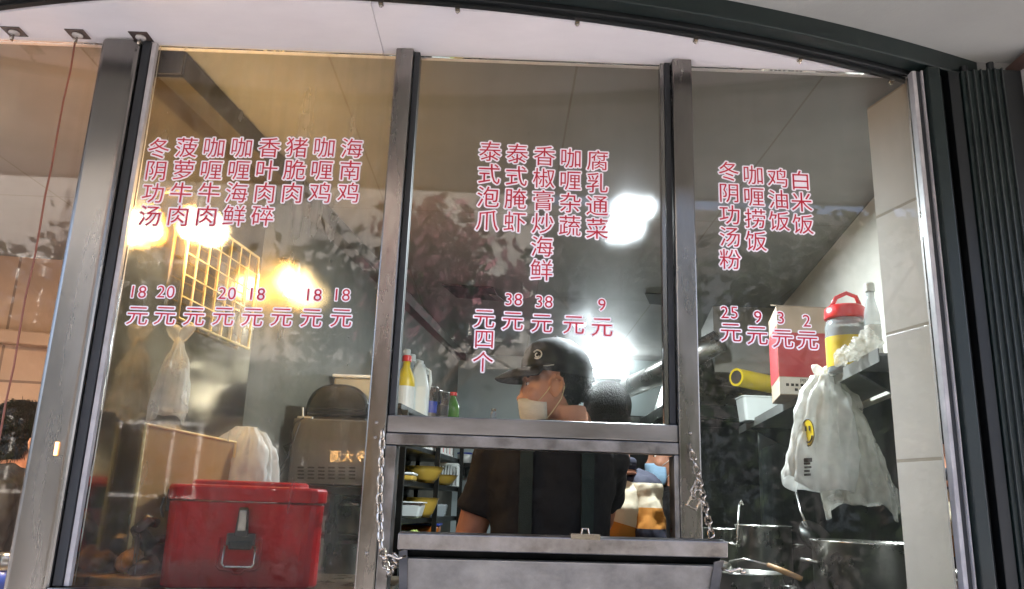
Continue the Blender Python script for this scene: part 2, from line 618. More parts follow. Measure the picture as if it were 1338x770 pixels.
# ================================================================== the setting
SK = 0.135                                  # the kitchen runs askew behind the window
LW = lambda y: -0.862 + SK * y              # its left-hand wall
RW = lambda y: 1.10 + SK * y                # its right-hand wall
ZC = 2.335                                  # kitchen ceiling
kind(B().box((-60, -60, -0.2), (60, 60, -0.004)).obj('ground', M['asphalt'], origin=(0, 0, 0)), 'structure')
kind(B().box((-30, -5.0, -0.004), (30, 0.0, 0.0)).box((-30, -5.12, -0.12), (30, -5.0, 0.004)).obj('pavement', M['paving'], origin=(0, 0, 0)), 'structure')
kind(B().prism([(LW(0) - .1, .05, .01), (RW(0) + .1, .05, .01), (RW(4.1) + .1, 4.1, .01), (LW(4.1) - .1, 4.1, .01)], (0, 0, .02)).obj('floor', M['floor'], origin=(0, 0, 0)), 'structure')
kind(B().prism([(-3.6, .032, ZC), (2.3, .032, ZC), (2.6, 4.3, ZC), (-3.6, 4.3, ZC)], (0, 0, .12)).obj('ceiling', M['ceiling'], origin=(0, 0, 0)), 'structure')


def wall(name, pts, t, z0, z1, m, label):
    (x0, y0), (x1, y1) = pts
    n = Vector((y1 - y0, -(x1 - x0), 0)).normalized() * t
    P = [(x0, y0), (x1, y1), (x1 + n.x, y1 + n.y), (x0 + n.x, y0 + n.y)]
    o = B().prism([(a, b, z0) for a, b in P], (0, 0, z1 - z0)).obj(name, m)
    return tag(o, label, 'wall')


wall('kitchen_wall', [(LW(.722), .722), (LW(4.05), 4.05)], -0.10, 0.03, ZC - .002, M['wall_grimy'], 'grey panelled kitchen wall behind the bottle shelf and bowl rack')
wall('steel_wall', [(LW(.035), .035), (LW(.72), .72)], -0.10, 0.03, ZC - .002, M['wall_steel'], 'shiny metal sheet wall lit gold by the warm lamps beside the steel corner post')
wall('back_wall', [(LW(4.0), 4.0), (RW(4.0), 4.0)], -0.10, 0.032, ZC - .002, M['paint_wall'], 'pale bluish painted wall at the far end of the kitchen')
wall('side_wall', [(RW(.216), .216), (RW(3.998), 3.998)], 0.10, 0.03, ZC - .002, M['wall_light'], 'pale side wall rising behind the shelf with the red carton')
B_ = B()
d = Vector((-.24, .97, 0))
p0 = Vector((.962, .034, .03))
p1 = p0 + d * .175
B_.prism([p0, p1, (1.40, p1.y + .01, .03), (1.40, .034, .03)], (0, 0, ZC - .034))
tag(B_.obj('tiled_pier', M['wall_tile']), 'cream tiled pier just inside the window by the white trim', 'wall')
# stains on the tile
tag(B().box((LW(.05) + .002, .05, 2.27), (LW(.05) + .06, .055, ZC - .003)).hexa([(LW(.06), .06, 2.265), (LW(.06) + .06, .06, 2.265), (LW(3.99) + .05, 3.99, 2.285), (LW(3.99), 3.99, 2.285), (LW(.06), .06, ZC - .003), (LW(.06) + .06, .06, ZC - .003), (LW(3.99) + .05, 3.99, ZC - .003), (LW(3.99), 3.99, ZC - .003)]).obj('ceiling_beam', M['beam']), 'dark trim beam running back along the ceiling above the metal sheet wall', 'beam')
# dark lower sheet on the right-hand wall
tag(B().prism([(RW(.22) - .012, .22, .9), (RW(3.0) - .012, 3.0, .9), (RW(3.0) - .002, 3.0, .9), (RW(.22) - .002, .22, .9)], (0, 0, .76)).obj('steel_splashback', M['steel_dark']), 'dark greasy steel splashback behind the pots under the shelf', 'splashback')
# broken ceiling at the back: flat dark sheets stand for unlit gaps
for (px, py, wd, dp, lab) in ((612, 391, .25, .14, 'dark sheet for the unlit gap in the ceiling above the price for four pieces'), (868, 396, .24, .12, 'dark sheet for the unlit gap in the ceiling beside the steel post with the padlock')):
    q = at(px, py, 2.25)
    y = 2.25
    t = thing('ceiling_opening', lab, 'opening', (q.x, y, ZC - .03))
    B().prism([(q.x - wd / 2, y - dp, ZC - .008), (q.x + wd / 2, y - dp + .02, ZC - .008), (q.x + wd / 2 + .03, y + dp, ZC - .008), (q.x - wd / 2 + .06, y + dp - .04, ZC - .008)], (0, 0, .006)).obj('dark_gap_sheet', M['slot'], t)  # no hole is cut; the gap's darkness is this sheet's colour
    B().prism([(q.x + wd / 2 - .02, y - dp - .01, ZC - .05), (q.x + wd / 2 + .02, y - dp, ZC - .05), (q.x + wd / 2 + .06, y + dp, ZC - .012), (q.x + wd / 2 + .03, y + dp, ZC - .012)], (0, 0, .004)).obj('hanging_flap', M['beam'], t)

# tiled recess beyond the steel corner post (seen through the side pane)
lp = thing('tiled_wall', 'beige stone tiled wall behind the side pane and the hanging red cord', 'wall', (-1.8, 1.9, 0))
B().prism([(-3.4, 1.75, .0), (-.99, 2.10, .0), (-.99, 2.20, .0), (-3.4, 1.85, .0)], (0, 0, ZC)).obj('wall', M['beige_tile'], lp)
B().prism([(-3.4, 1.67, 1.955), (-.992, 2.02, 1.885), (-.992, 2.098, 1.885), (-3.4, 1.748, 1.955)], (0, 0, .06)).obj('ledge', M['beige_tile'], lp, bevel=.006)
wall('corner_wall', [(-.972, .04), (-.985, 2.09)], .012, .0, ZC - .002, M['beige_tile'], 'narrow tiled return wall tucked behind the steel corner post')

# ------------------------------------------------------------------ shop front: soffit, track, awning
ARC = lambda x: -0.205 + (0.128 if x > -.46 else 0.20) * (x + .46) ** 2
ZS = 2.319
XS = [-2.2 + i * .05 for i in range(0, 64)]
sof = thing('soffit', 'white painted soffit board over the window with a thin joint crack', 'soffit', (0, 0, ZS))
for x0, x1 in ((-2.6, -.3105), (-.309, .962)):
    xs = [x0] + [x for x in [i * .05 - 2.6 for i in range(80)] if x0 + .01 < x < x1 - .01] + [x1]
    poly = [(x, min(ARC(x) + .012, .027), ZS) for x in xs] + [(x1, .030, ZS), (x0, .030, ZS)]
    B().prism(poly, (0, 0, .02)).obj('soffit_panel', M['soffit'], sof)
trk = thing('awning_track', 'curved dark green aluminium door track along the soffit edge', 'track', (0, -.2, ZS))


def sweep(prof, x0, x1, n, f=ARC):
    """a profile [(offset outward, z)] swept along the arc"""
    rings = []
    for i in range(n + 1):
        x = x0 + (x1 - x0) * i / n
        y = f(x)
        dy = .26 * (x + .46)
        nn = Vector((dy, -1, 0)).normalized()
        rings.append([Vector((x, y, 0)) + nn * o + Vector((0, 0, z)) for o, z in prof])
    return rings


B().loft(sweep([(0, ZS - .004), (.034, ZS - .004), (.034, ZS + .05), (0, ZS + .05)], -2.4, 1.95, 90)).obj('rail', M['black_alu'], trk, bevel=.002)
B().loft(sweep([(.036, ZS + .006), (.074, ZS + .006), (.074, ZS + .06), (.036, ZS + .06)], -2.4, 1.95, 90)).obj('cover_rail', M['green_alu'], trk, bevel=.003)
B().loft(sweep([(.016, ZS - .010), (.022, ZS - .010), (.022, ZS - .005), (.016, ZS - .005)], -2.4, .93, 80)).obj('guide_lip', M['black_alu'], trk)
for px, py in ((497, 0), (598, 2), (755, 15), (910, 33), (1048, 58), (1172, 82)):
    q = at(px, py, ARC(at(px, py, -.15).x) - .02)
    x = q.x
    y = ARC(x) - .010
    B().box((x - .005, y - .006, ZS - .016), (x + .005, y + .006, ZS - .0105)).ell((x, y, ZS - .019), (.004, .004, .004), n=8, m=6).obj('roller_clip', M['chrome'], trk)
aw = thing('awning', 'grey awning panel jutting over the window front', 'awning', (0, -.5, 2.4))
B().prism([(x, ARC(x) - .070, 2.372) for x in [-2.6 + i * .1 for i in range(47)]] + [(2.0, -.95, 2.372), (-2.6, -.95, 2.372)], (0, 0, .03)).obj('panel', M['awning'], aw)
B().box((-2.6, -.97, 2.366), (2.0, -.952, 2.47)).obj('edge_trim', M['green_alu'], aw)
# unseen upper block, added over the shop to stop light leaking in
sb = thing('added_upper_block', 'unseen grey block added over the awning to hold back light', 'building', (0, .5, 2.5))
B().box((-4.5, -.02, 2.48), (4.5, 6.0, 3.3)).obj('upper_wall', M['awning'], sb)
B().box((-4.6, -.12, 3.302), (4.6, 6.1, 3.5)).obj('parapet', M['awning'], sb)

# ------------------------------------------------------------------ window frame
win = thing('shop_window', 'steel framed kitchen window of three tall dirty panes covered in red menu lettering', 'window', (0, 0, 0))
B().box((-.956, -.026, 0), (-.868, .034, ZS - .003)).obj('corner_post', M['steel_gloss'], win, bevel=.012, seg=4)
B().box((-.866, -.012, 1.118), (-.848, .028, ZS - .003)).obj('gasket', M['gasket'], win)
B().box((-.846, -.008, 1.118), (-.836, .016, ZS - .003)).obj('pane_strip', M['white_trim'], win)
B().box((-.276, -.026, 0), (-.236, .034, ZS - .003)).obj('post', M['steel'], win, bevel=.003)
B().box((-.2345, -.010, 1.474), (-.222, .026, ZS - .003)).obj('gasket', M['gasket'], win)
B().box((.364, -.026, 0), (.409, .034, ZS - .003)).obj('post', M['steel'], win, bevel=.003)
B().box((.350, -.006, 1.474), (.3625, .026, ZS - .003)).obj('pane_strip', M['gasket'], win)
B().box((.340, -.002, 1.474), (.3485, .020, ZS - .003)).obj('pane_strip', M['steel_gloss'], win)
B().box((-.2355, -.022, 1.437), (.3635, .030, 1.4725)).obj('transom', M['steel_h'], win, bevel=.003)
B().box((-.2355, -.024, 1.412), (.3635, .028, 1.4355)).obj('hatch_head', M['steel_smear'], win, bevel=.002)
B().box((-.2355, -.024, 1.10), (-.212, .028, 1.4105)).obj('hatch_jamb', M['steel_smear'], win, bevel=.002)
B().box((.3535, -.0235, 1.10), (.3638, .0285, 1.4105)).obj('hatch_jamb', M['steel_smear'], win, bevel=.002)
B().box((-.8665, -.030, 1.088), (-.2775, .034, 1.116)).obj('sill', M['steel_h'], win, bevel=.002)
B().box((.4105, -.030, 1.02), (.926, .034, 1.048)).obj('sill', M['steel_h'], win, bevel=.002)
B().box((-.8355, .004, 1.1165), (-.2765, .010, ZS - .004)).obj('glass_pane', M['glass_left'], win)
B().box((-.2215, .004, 1.473), (.3395, .010, ZS - .004)).obj('glass_pane', M['glass'], win)
B().box((.4095, .004, 1.0485), (.9265, .010, ZS - .004)).obj('glass_pane', M['glass'], win)
B().box((-2.3, .004, .9), (-.957, .010, ZS - .004)).obj('glass_pane', M['glass'], win)
B().box((.928, -.014, .0), (.938, .022, ZS - .003)).obj('end_strip', M['white_trim'], win, bevel=.002)
B().box((.9395, -.010, .0), (.9475, .024, ZS - .003)).obj('gasket', M['gasket'], win)
B().box((.949, -.016, .0), (.9525, .020, ZS - .003)).obj('end_strip', M['white_trim'], win)
sc_ = None
for (x, z) in ((-.256, 1.455), (-.256, 1.425), (.387, 1.456), (.387, 1.425), (-.256, 2.295), (.387, 2.285), (.387, 1.20), (-.256, 1.20)):
    yy = -.0265
    b = B()
    b.lathe([(.0035, -.0003), (.0034, .0010), (.002, .0016), (.0004, .0017)], (x, yy, z), 16, axis=(0, -1, 0))
    o = b.obj('screw', M['steel_gloss'], win, smooth=True)
# padded wall under the window
tag(B().box((-.8675, -.022, .0), (-.2775, .03, 1.086)).obj('steel_kickplate', M['steel_dark']), 'steel front panel under the pane with the red box', 'panel')
tag(B().box((.4105, -.022, .0), (.926, .03, 1.018)).obj('steel_kickplate', M['steel_dark']), 'steel front panel under the pane with the pots', 'panel')
tag(B().box((-.2345, -.014, .0), (.3625, .03, .94)).obj('steel_kickplate', M['steel_dark']), 'steel front panel under the open hatch', 'panel')

# ------------------------------------------------------------------ serving flap on chains
fl = thing('serving_flap', 'fold down stainless serving flap with a worn bright lip hung on chains', 'flap', (.11, -.1, 1.0))
B().hexa([(-.176, -.206, 1.218), (.408, -.206, 1.223), (.408, -.172, 1.228), (-.176, -.172, 1.223), (-.176, -.208, 1.246), (.408, -.208, 1.251), (.408, -.174, 1.254), (-.176, -.174, 1.249)]).obj('lip', M['steel_smear'], fl, bevel=.002)
B().hexa([(-.174, -.042, .960), (.392, -.042, .960), (.392, -.026, .966), (-.174, -.026, .966), (-.174, -.190, 1.203), (.403, -.190, 1.208), (.403, -.172, 1.210), (-.174, -.172, 1.205)]).obj('panel', M['flap_panel'], fl, bevel=.002)
B().hexa([(-.172, -.170, 1.200), (.400, -.170, 1.205), (.400, -.160, 1.205), (-.172, -.160, 1.200), (-.172, -.182, 1.221), (.402, -.182, 1.226), (.402, -.174, 1.226), (-.172, -.174, 1.221)]).obj('shadow_strip', M['steel_dark'], fl)  # dark strip below the lip, put in as a shadow gap
for x0, x1, xa, xb in ((-.173, -.158, -.173, -.158), (.372, .390, .384, .402)):
    B().hexa([(x0, -.050, .962), (x1, -.050, .962), (x1, -.043, .964), (x0, -.043, .964), (xa, -.203, 1.2155), (xb, -.203, 1.2195), (xb, -.1975, 1.2195), (xa, -.1975, 1.2155)]).obj('edge_fold', M['steel_h'], fl, bevel=.001)
B().cyl((-.176, -.030, .955), (.394, -.030, .955), .009).obj('hinge', M['steel'], fl, smooth=True)
q = at(766, 702, -.2)
B().box((q.x - .028, -.2095, q.z - .004), (q.x + .024, -.175, q.z + .0055)).tube([(q.x - .008, -.19, q.z + .004), (q.x - .006, -.19, q.z + .014), (q.x + .004, -.19, q.z + .014), (q.x + .006, -.19, q.z + .004)], .0018, 8).obj('catch', M['chrome'], fl)
for sx in (-1, 1):
    p = Vector((-.160, -.21, 1.208)) if sx < 0 else Vector((.398, -.2, 1.205))
    B().tube([p, p + Vector((sx * .012, -.012, -.004)), p + Vector((sx * .028, -.01, .002)), p + Vector((sx * .036, -.004, -.004))], .0026, 8).ell(p + Vector((sx * .036, -.004, -.004)), (.005, .005, .005), n=10, m=8).obj('hook_pin', M['chrome'], fl, smooth=True)


def link_mesh(L=.0165, Wd=.0088, r=.0016):
    pts = []
    n = 20
    for k in range(n):
        a = 2 * math.pi * k / n
        x = Wd / 2 * math.cos(a)
        z = Wd / 2 * math.sin(a) + (1 if math.sin(a) >= 0 else -1) * (L - Wd) / 2
        pts.append((x, 0, z))
    return B().tube(pts, r, 8, True)


def chain(path, label, group=None, first=[None], k_=1.0):
    """oval links strung along a path"""
    P = [Vector(p) for p in path]
    seg = [(P[i + 1] - P[i]).length for i in range(len(P) - 1)]
    tot = sum(seg)
    step = .0135 * k_
    n = int(tot / step)
    root = thing('chain', label, 'chain', P[0])
    for k in range(n):
        s = (k + .5) * tot / n
        i = 0
        while s > seg[i] and i < len(seg) - 1:
            s -= seg[i]
            i += 1
        t = (P[i + 1] - P[i]).normalized()
        p = P[i] + t * s
        if first[0] is None:
            o = link_mesh().obj('link', M['chrome'], None, smooth=True, origin=(0, 0, 0))
            o.parent = root
            first[0] = o
        else:
            o = first[0].copy()
            COL.objects.link(o)
            o.parent = root
        qq = Vector((0, 0, 1)).rotation_difference(t).to_matrix() @ Matrix.Rotation(math.radians(35 if k % 2 else 125) + random.uniform(-.3, .3), 3, 'Z')
        o.rotation_euler = qq.to_euler()
        o.location = p - root.location
        o.scale = (k_, k_, k_)
    return root


a0 = at(500, 563, -.032)
a1 = at(496, 655, -.04)
a2 = at(498, 715, -.06)
a3 = at(508, 752, -.12)
a4 = at(516, 738, -.17)
chain([a0, a1, a2, a3, a4, Vector((-.176, -.216, 1.209))], 'dull steel chain looped from the centre post down to the flap', k_=1.3)
chain([at(902, 582, -.032), at(912, 622, -.07), at(921, 660, -.13), at(930, 702, -.19)], 'short bright chain holding the flap beside the padlock', k_=1.25)
chain([at(911, 628, -.075), at(906, 640, -.08), at(905, 652, -.09)], 'tail of chain links hanging above the padlock')
pl = thing('padlock', 'small open padlock dangling from the chain by the hatch corner', 'padlock', at(907, 655, -.095))
c = at(907, 655, -.095)
rr = Matrix.Rotation(math.radians(28), 4, 'Y')
T = Matrix.Translation(c) @ rr
B().box((-.011, -.003, -.012), (-.008, .003, .006), T).box((.008, -.003, -.012), (.011, .003, .006), T).box((-.011, -.0031, -.015), (.011, .0031, -.012), T).box((-.011, -.0031, .006), (.011, .0031, .008), T).obj('body', M['chrome'], pl, bevel=.0006)
B().tube([T @ Vector(p) for p in ((-.006, 0, .008), (-.006, 0, .020), (0, 0, .025), (.006, 0, .020), (.006, 0, .012))], .0016, 8).obj('shackle', M['chrome'], pl, smooth=True)

# ------------------------------------------------------------------ hooks under the soffit and the red cord
for px, py, lab in ((18, 45, 'square adhesive hook nearest the edge of the side pane'), (101, 48, 'square adhesive hook holding the red cord'), (183, 55, 'square adhesive hook over the steel corner post')):
    q = at(px, py, -.028)
    q.z = ZS
    t = thing('adhesive_hook', lab, 'hook', (q.x, q.y, ZS), 'hooks stuck under the soffit')
    B().box((q.x - .022, q.y - .020, ZS - .0022), (q.x + .022, q.y + .020, ZS - .0004)).obj('plate', M['hook_film'], t, bevel=.0008)
    B().lathe([(.012, -.003), (.012, -.006), (.008, -.009), (.001, -.0095)], (q.x, q.y, ZS), 20).obj('boss', M['hook_clear'], t, smooth=True)
    B().tube([(q.x, q.y, ZS - .008), (q.x, q.y, ZS - .020), (q.x + .002, q.y - .004, ZS - .027), (q.x + .002, q.y - .011, ZS - .026), (q.x + .002, q.y - .013, ZS - .020)], .0022, 8).obj('hook', M['chrome'], t, smooth=True)
q = at(101, 48, -.028)
pts = [Vector((q.x + .001, q.y - .006, ZS - .026 - i * .075)) + Vector((.0015 * math.sin(i * 2.1), .001 * math.sin(i * 1.3), 0)) for i in range(15)]
tag(B().tube(pts, .0021, 8).obj('cord', M['red_cord'], smooth=True), 'thin rust red cord hanging from the hook in front of the side pane', 'cord')

# ------------------------------------------------------------------ folded door stack at the right-hand end
ds = thing('folding_door', 'stack of folded dark green aluminium door leaves with ribbed edges', 'door', (1.05, 0, 0))
B().box((.956, -.030, 0), (.985, .020, ZS + .0)).obj('jamb', M['green_alu'], ds, bevel=.003)
B().box((.987, .010, 0), (1.012, .024, ZS)).obj('door_leaf', M['black_alu'], ds, bevel=.002)
B().box((.994, -.006, 0), (.9975, .009, ZS)).obj('rib', M['fin'], ds)
B().box((1.014, -.012, 0), (1.040, .022, ZS)).obj('door_leaf', M['black_alu'], ds, bevel=.002)
for i in range(6):
    x = 1.0425 + i * .0145
    y = -.016 - i * .003
    B().box((x, y, 0), (x + .0105, .030, ZS)).obj('door_leaf', M['green_alu'], ds, bevel=.002)
    B().box((x + .0107, y - .006, 0), (x + .0127, y + .02, ZS)).obj('rib', M['fin'], ds)
B().box((1.132, -.028, 0), (1.176, .03, ZS)).obj('jamb', M['black_alu'], ds, bevel=.002)
B().box((1.1765, -.034, 0), (1.1795, .03, ZS)).obj('rib', M['white_trim'], ds)
B().cyl((1.06, .0, ZS + .0), (1.06, .0, ZS + .02), .008).cyl((1.11, -.02, ZS), (1.11, -.02, ZS + .02), .008).obj('roller', M['black_alu'], ds)
gp = thing('granite_pier', 'brown granite pier beyond the folded doors', 'pier', (1.4, 0, 0))
for z0, z1 in ((0, 1.48), (1.484, 2.18), (2.184, 2.36)):
    B().box((1.181, -.05, z0), (2.2, .2, z1)).obj('slab', M['granite'], gp, bevel=.002)

# ================================================================== menu lettering on the glass
import numpy as np
_gl = {}


def glyph(ch):
    """(red mesh, white outline mesh) of one character, 1 unit = 1 em, centred, facing -y"""
    if ch in _gl:
        return _gl[ch]
    cu = bpy.data.curves.new('glyph', 'FONT')
    cu.body = ch
    cu.size = 1.0
    cu.align_x = 'CENTER'
    cu.resolution_u = 3
    cu.fill_mode = 'FRONT'
    ob = bpy.data.objects.new('glyph', cu)
    COL.objects.link(ob)
    bpy.context.view_layer.update()
    dg = bpy.context.evaluated_depsgraph_get()
    me = bpy.data.meshes.new_from_object(ob.evaluated_get(dg))
    bpy.data.objects.remove(ob)
    bpy.data.curves.remove(cu)
    vs = [v.co.copy() for v in me.vertices]
    xs = [v.x for v in vs]
    cx = (min(xs) + max(xs)) / 2
    cy = 0.365 if ch.isdigit() else 0.38
    vs = [Vector((v.x - cx, v.y - cy)) for v in vs]
    faces = [list(p.vertices) for p in me.polygons]
    bpy.data.meshes.remove(me)
    # weld (fonts give split vertices)
    key, idx, pts = {}, [], []
    for v in vs:
        k = (round(v.x, 4), round(v.y, 4))
        if k not in key:
            key[k] = len(pts)
            pts.append(v)
        idx.append(key[k])
    faces = [[idx[i] for i in f] for f in faces]
    cnt = {}
    for f in faces:
        for a, b in zip(f, f[1:] + f[:1]):
            e = (min(a, b), max(a, b))
            cnt[e] = cnt.get(e, 0) + 1
    bound = [e for e, c in cnt.items() if c == 1 and e[0] != e[1]]
    nb = {}
    for a, b in bound:
        nb.setdefault(a, []).append(b)
        nb.setdefault(b, []).append(a)
    W = 0.064
    V, F = [], []

    def poly(ps):
        if sum(ps[i].x * ps[(i + 1) % len(ps)].y - ps[(i + 1) % len(ps)].x * ps[i].y for i in range(len(ps))) < 0:
            ps = ps[::-1]
        i0 = len(V)
        V.extend(ps)
        F.append(list(range(i0, i0 + len(ps))))
    for f in faces:
        poly([pts[i] for i in f])
    for a, b in bound:
        t = (pts[b] - pts[a])
        if t.length < 1e-5:
            continue
        n = Vector((-t.y, t.x)).normalized() * W
        poly([pts[a] + n, pts[a] - n, pts[b] - n, pts[b] + n])
    last = []
    for a in nb:
        if any((pts[a] - q).length < .02 for q in last):
            continue
        last.append(pts[a])
        poly([pts[a] + Vector((math.cos(k * math.pi / 4 + .3), math.sin(k * math.pi / 4 + .3))) * W for k in range(8)])
    # small counters are filled with white as on the real vinyl
    seen = set()
    filled = []
    for s in nb:
        if s in seen:
            continue
        loop, cur, prv = [], s, None
        while cur not in seen:
            seen.add(cur)
            loop.append(cur)
            nx = [q for q in nb[cur] if q != prv and q not in seen]
            if not nx:
                break
            prv, cur = cur, nx[0]
        if len(loop) > 2:
            ar = abs(sum(pts[loop[i]].x * pts[loop[(i + 1) % len(loop)]].y - pts[loop[(i + 1) % len(loop)]].x * pts[loop[i]].y for i in range(len(loop)))) / 2
            if ar < (.30 if ch in '0123456789白四' else .03):
                filled.append([pts[i] for i in loop])
                poly([pts[i] for i in loop])
    r = mgeo.delaunay_2d_cdt(V, [], F, 0, 1e-5)
    ov, of, org = r[0], r[2], r[5]
    cen = np.array([[sum(ov[i].x for i in f) / len(f), sum(ov[i].y for i in f) / len(f)] for f in of])
    ok = np.zeros(len(of), bool)
    for a, b in bound:
        A, Bv = np.array(pts[a]), np.array(pts[b])
        ab = Bv - A
        l2 = max(1e-12, float(ab @ ab))
        tt = np.clip((cen - A) @ ab / l2, 0, 1)
        ok |= np.hypot(*(cen - (A + tt[:, None] * ab)).T) < W * .985
    for pf in [[pts[i] for i in f] for f in faces] + filled:
        ins = np.zeros(len(of), bool)
        for i in range(len(pf)):
            p, q = pf[i], pf[(i + 1) % len(pf)]
            c_ = ((p.y > cen[:, 1]) != (q.y > cen[:, 1]))
            if abs(q.y - p.y) > 1e-9:
                ins ^= c_ & (cen[:, 0] < (q.x - p.x) * (cen[:, 1] - p.y) / (q.y - p.y) + p.x)
        ok |= ins
    keep = [f for f, o in zip(of, ok) if o]
    wm = bpy.data.meshes.new('outline')
    wm.from_pydata([(v.x, 0, v.y) for v in ov], [], keep)
    wm.materials.append(M['decal_white'])
    rm = bpy.data.meshes.new('character')
    rm.from_pydata([(p.x, 0, p.y) for p in pts], [], faces)
    rm.materials.append(M['decal_red'])
    for q in (wm, rm):
        q.validate()
    _gl[ch] = (rm, wm)
    return _gl[ch]


YG = 0.0040


def put(ch, c, em, root, squash=1.0):
    rm, wm = glyph(ch)
    o = bpy.data.objects.new('character', rm)
    COL.objects.link(o)
    o.parent = root
    o.location = Vector((c.x, YG - .0009, c.z)) - root.location
    o.scale = (em, em, em * squash)
    u = bpy.data.objects.new('outline', wm)
    COL.objects.link(u)
    u.parent = o
    u.location = (0, .0004 / em, 0)


def column(text, top, bot, label, group, em=None):
    a, b = at(*top, YG), at(*bot, YG)
    root = thing('menu_lettering', label, 'lettering', (b.x, YG, b.z), group)
    n = len(text)
    pitch = (a - b).length / (n - 1)
    for i, ch in enumerate(text):
        p = a.lerp(b, i / (n - 1))
        put(ch, p, em or pitch * .955, root)


G = 'red menu lettering on the glass'
L_ = 'red lettering of the dish %s, '
column('冬阴功汤', (208, 194), (196, 282), 'red column of lettering 冬阴功汤 standing next to the steel corner post', G)
column('菠萝牛肉', (244, 193), (233, 282), 'red column of lettering 菠萝牛肉 for pineapple beef', G)
column('咖喱牛肉', (280, 193), (270, 282), 'red column of lettering 咖喱牛肉 for curry beef', G)
column('咖喱海鲜', (316, 193), (306, 282), 'red column of lettering 咖喱海鲜 for curry seafood', G)
column('香叶肉碎', (352, 193), (343, 282), 'red column of lettering 香叶肉碎 for minced meat with leaves', G)
column('猪脆肉', (388, 193), (382, 252), 'red column of lettering 猪脆肉 for crisp pork', G)
column('咖喱鸡', (424, 193), (418, 252), 'red column of lettering 咖喱鸡 for curry chicken', G)
column('海南鸡', (460, 194), (455, 252), 'red column of lettering 海南鸡 beside the centre steel post', G)
column('泰式泡爪', (640.5, 198), (636.5, 288), 'red column of lettering 泰式泡爪 starting the centre pane beside its post', G)
column('泰式腌虾', (676, 201), (672.5, 290), 'red column of lettering 泰式腌虾 for pickled shrimp', G)
column('香椒膏炒海鲜', (711.4, 204), (707.4, 353), 'longest red column of lettering, six characters 香椒膏炒海鲜', G)
column('咖喱杂蔬', (746, 207), (744.5, 295), 'red column of lettering 咖喱杂蔬 for curry vegetables', G)
column('腐乳通菜', (780.6, 210), (780, 299), 'red column of lettering 腐乳通菜 in front of the ceiling lamp glare', G)
column('冬阴功汤粉', (952, 224), (954, 339), 'red column of five characters 冬阴功汤粉 for noodle soup', G)
column('咖喱捞饭', (984, 229), (987.8, 315), 'red column of lettering 咖喱捞饭 for curry rice', G)
column('鸡油饭', (1015.5, 233), (1018, 289), 'red column of lettering 鸡油饭 for chicken oil rice', G)
column('白米饭', (1045.7, 236), (1049, 293), 'red column of lettering 白米饭 for plain rice, nearest the tiled pier', G)


def price(num, np_, yp, label, extra=()):
    b = at(*yp, YG)
    root = thing('price_lettering', label, 'lettering', (b.x, YG, b.z), 'red prices on the glass')
    k = .0487
    put('元', b, k, root, .95)
    if num:
        c = at(*np_, YG)
        e = .0385
        wd = .0208
        for i, ch in enumerate(num):
            put(ch, c + Vector(((i - (len(num) - 1) / 2) * wd, 0, 0)), e, root)
    for ch, p in extra:
        put(ch, at(*p, YG), k * .95, root)


price('18', (180, 381), (180, 412), 'price of 18 yuan beside the steel corner post')
price('20', (217, 381), (216, 412), 'price of 20 yuan second from the steel corner post')
price('', None, (254, 413), 'bare yuan character between two prices of 20 yuan')
price('20', (297, 383), (292, 413), 'price of 20 yuan just after a bare yuan character')
price('18', (335, 384), (330, 414), 'price of 18 yuan over the warm glare, before a bare yuan character')
price('', None, (368, 414), 'bare yuan character between two prices of 18 yuan')
price('18', (409, 385), (407, 415), 'price of 18 yuan next but one to the centre post')
price('18', (446, 385), (446, 415), 'price of 18 yuan right beside the centre post')
price('', None, (632.7, 416), 'price lettering 元四个 for four pieces, three characters high', (('四', (632.7, 443)), ('个', (631, 473))))
price('38', (671, 391), (670, 419), 'price of 38 yuan beside the four pieces price')
price('38', (710.7, 394), (708, 422), 'price of 38 yuan above the black cap, before a bare yuan character')
price('', None, (749.6, 424), 'bare yuan character lit from behind above the black cap')
price('9', (786.4, 398), (786.6, 427), 'price of 9 yuan in the centre pane')
price('25', (953, 408), (955, 434), 'price of 25 yuan beside the post with the padlock')
price('9', (990, 414), (989.4, 438), 'price of 9 yuan in front of the carton edge')
price('3', (1020, 415), (1022.8, 442), 'price of 3 yuan over the red carton')
price('2', (1053.8, 419), (1055, 444), 'price of 2 yuan between the carton and the red lidded jar')

# ================================================================== inside: counters
ct = thing('counter', 'steel counter inside the window carrying the red box', 'counter', (-.55, .3, 0))
B().prism([(-.85, .036, 1.075), (-.24, .036, 1.075), (-.24, .62, 1.075), (LW(.62) + .01, .62, 1.075)], (0, 0, .03)).obj('worktop', M['counter'], ct, bevel=.003)
B().box((-.74, .05, .02), (-.26, .60, 1.073)).obj('base', M['steel_dark'], ct)
st = thing('stove_counter', 'dark steel stove counter under the pots', 'counter', (.8, .5, 0))
B().prism([(.415, .25, .90), (RW(.25) - .02, .25, .90), (RW(1.5) - .02, 1.5, .90), (.70, 1.5, .90)], (0, 0, .04)).obj('worktop', M['steel_dark'], st, bevel=.003)
B().box((.46, .28, .02), (1.08, 1.4, .898)).obj('base', M['steel_dark'], st)


# ------------------------------------------------------------------ the red insulated box
bx = thing('cool_box', 'large red plastic insulated box with a black latch and wire handle', 'box', (-.54, .3, 1.105))


def rrect(cx, cy, hx, hy, r, z, n=5):
    out = []
    for sx, sy, a0 in ((1, 1, 0), (-1, 1, 90), (-1, -1, 180), (1, -1, 270)):
        for k in range(n + 1):
            a = math.radians(a0 + 90 * k / n)
            out.append(Vector((cx + sx * (hx - r) + r * math.cos(a), cy + sy * (hy - r) + r * math.sin(a), z)))
    return out


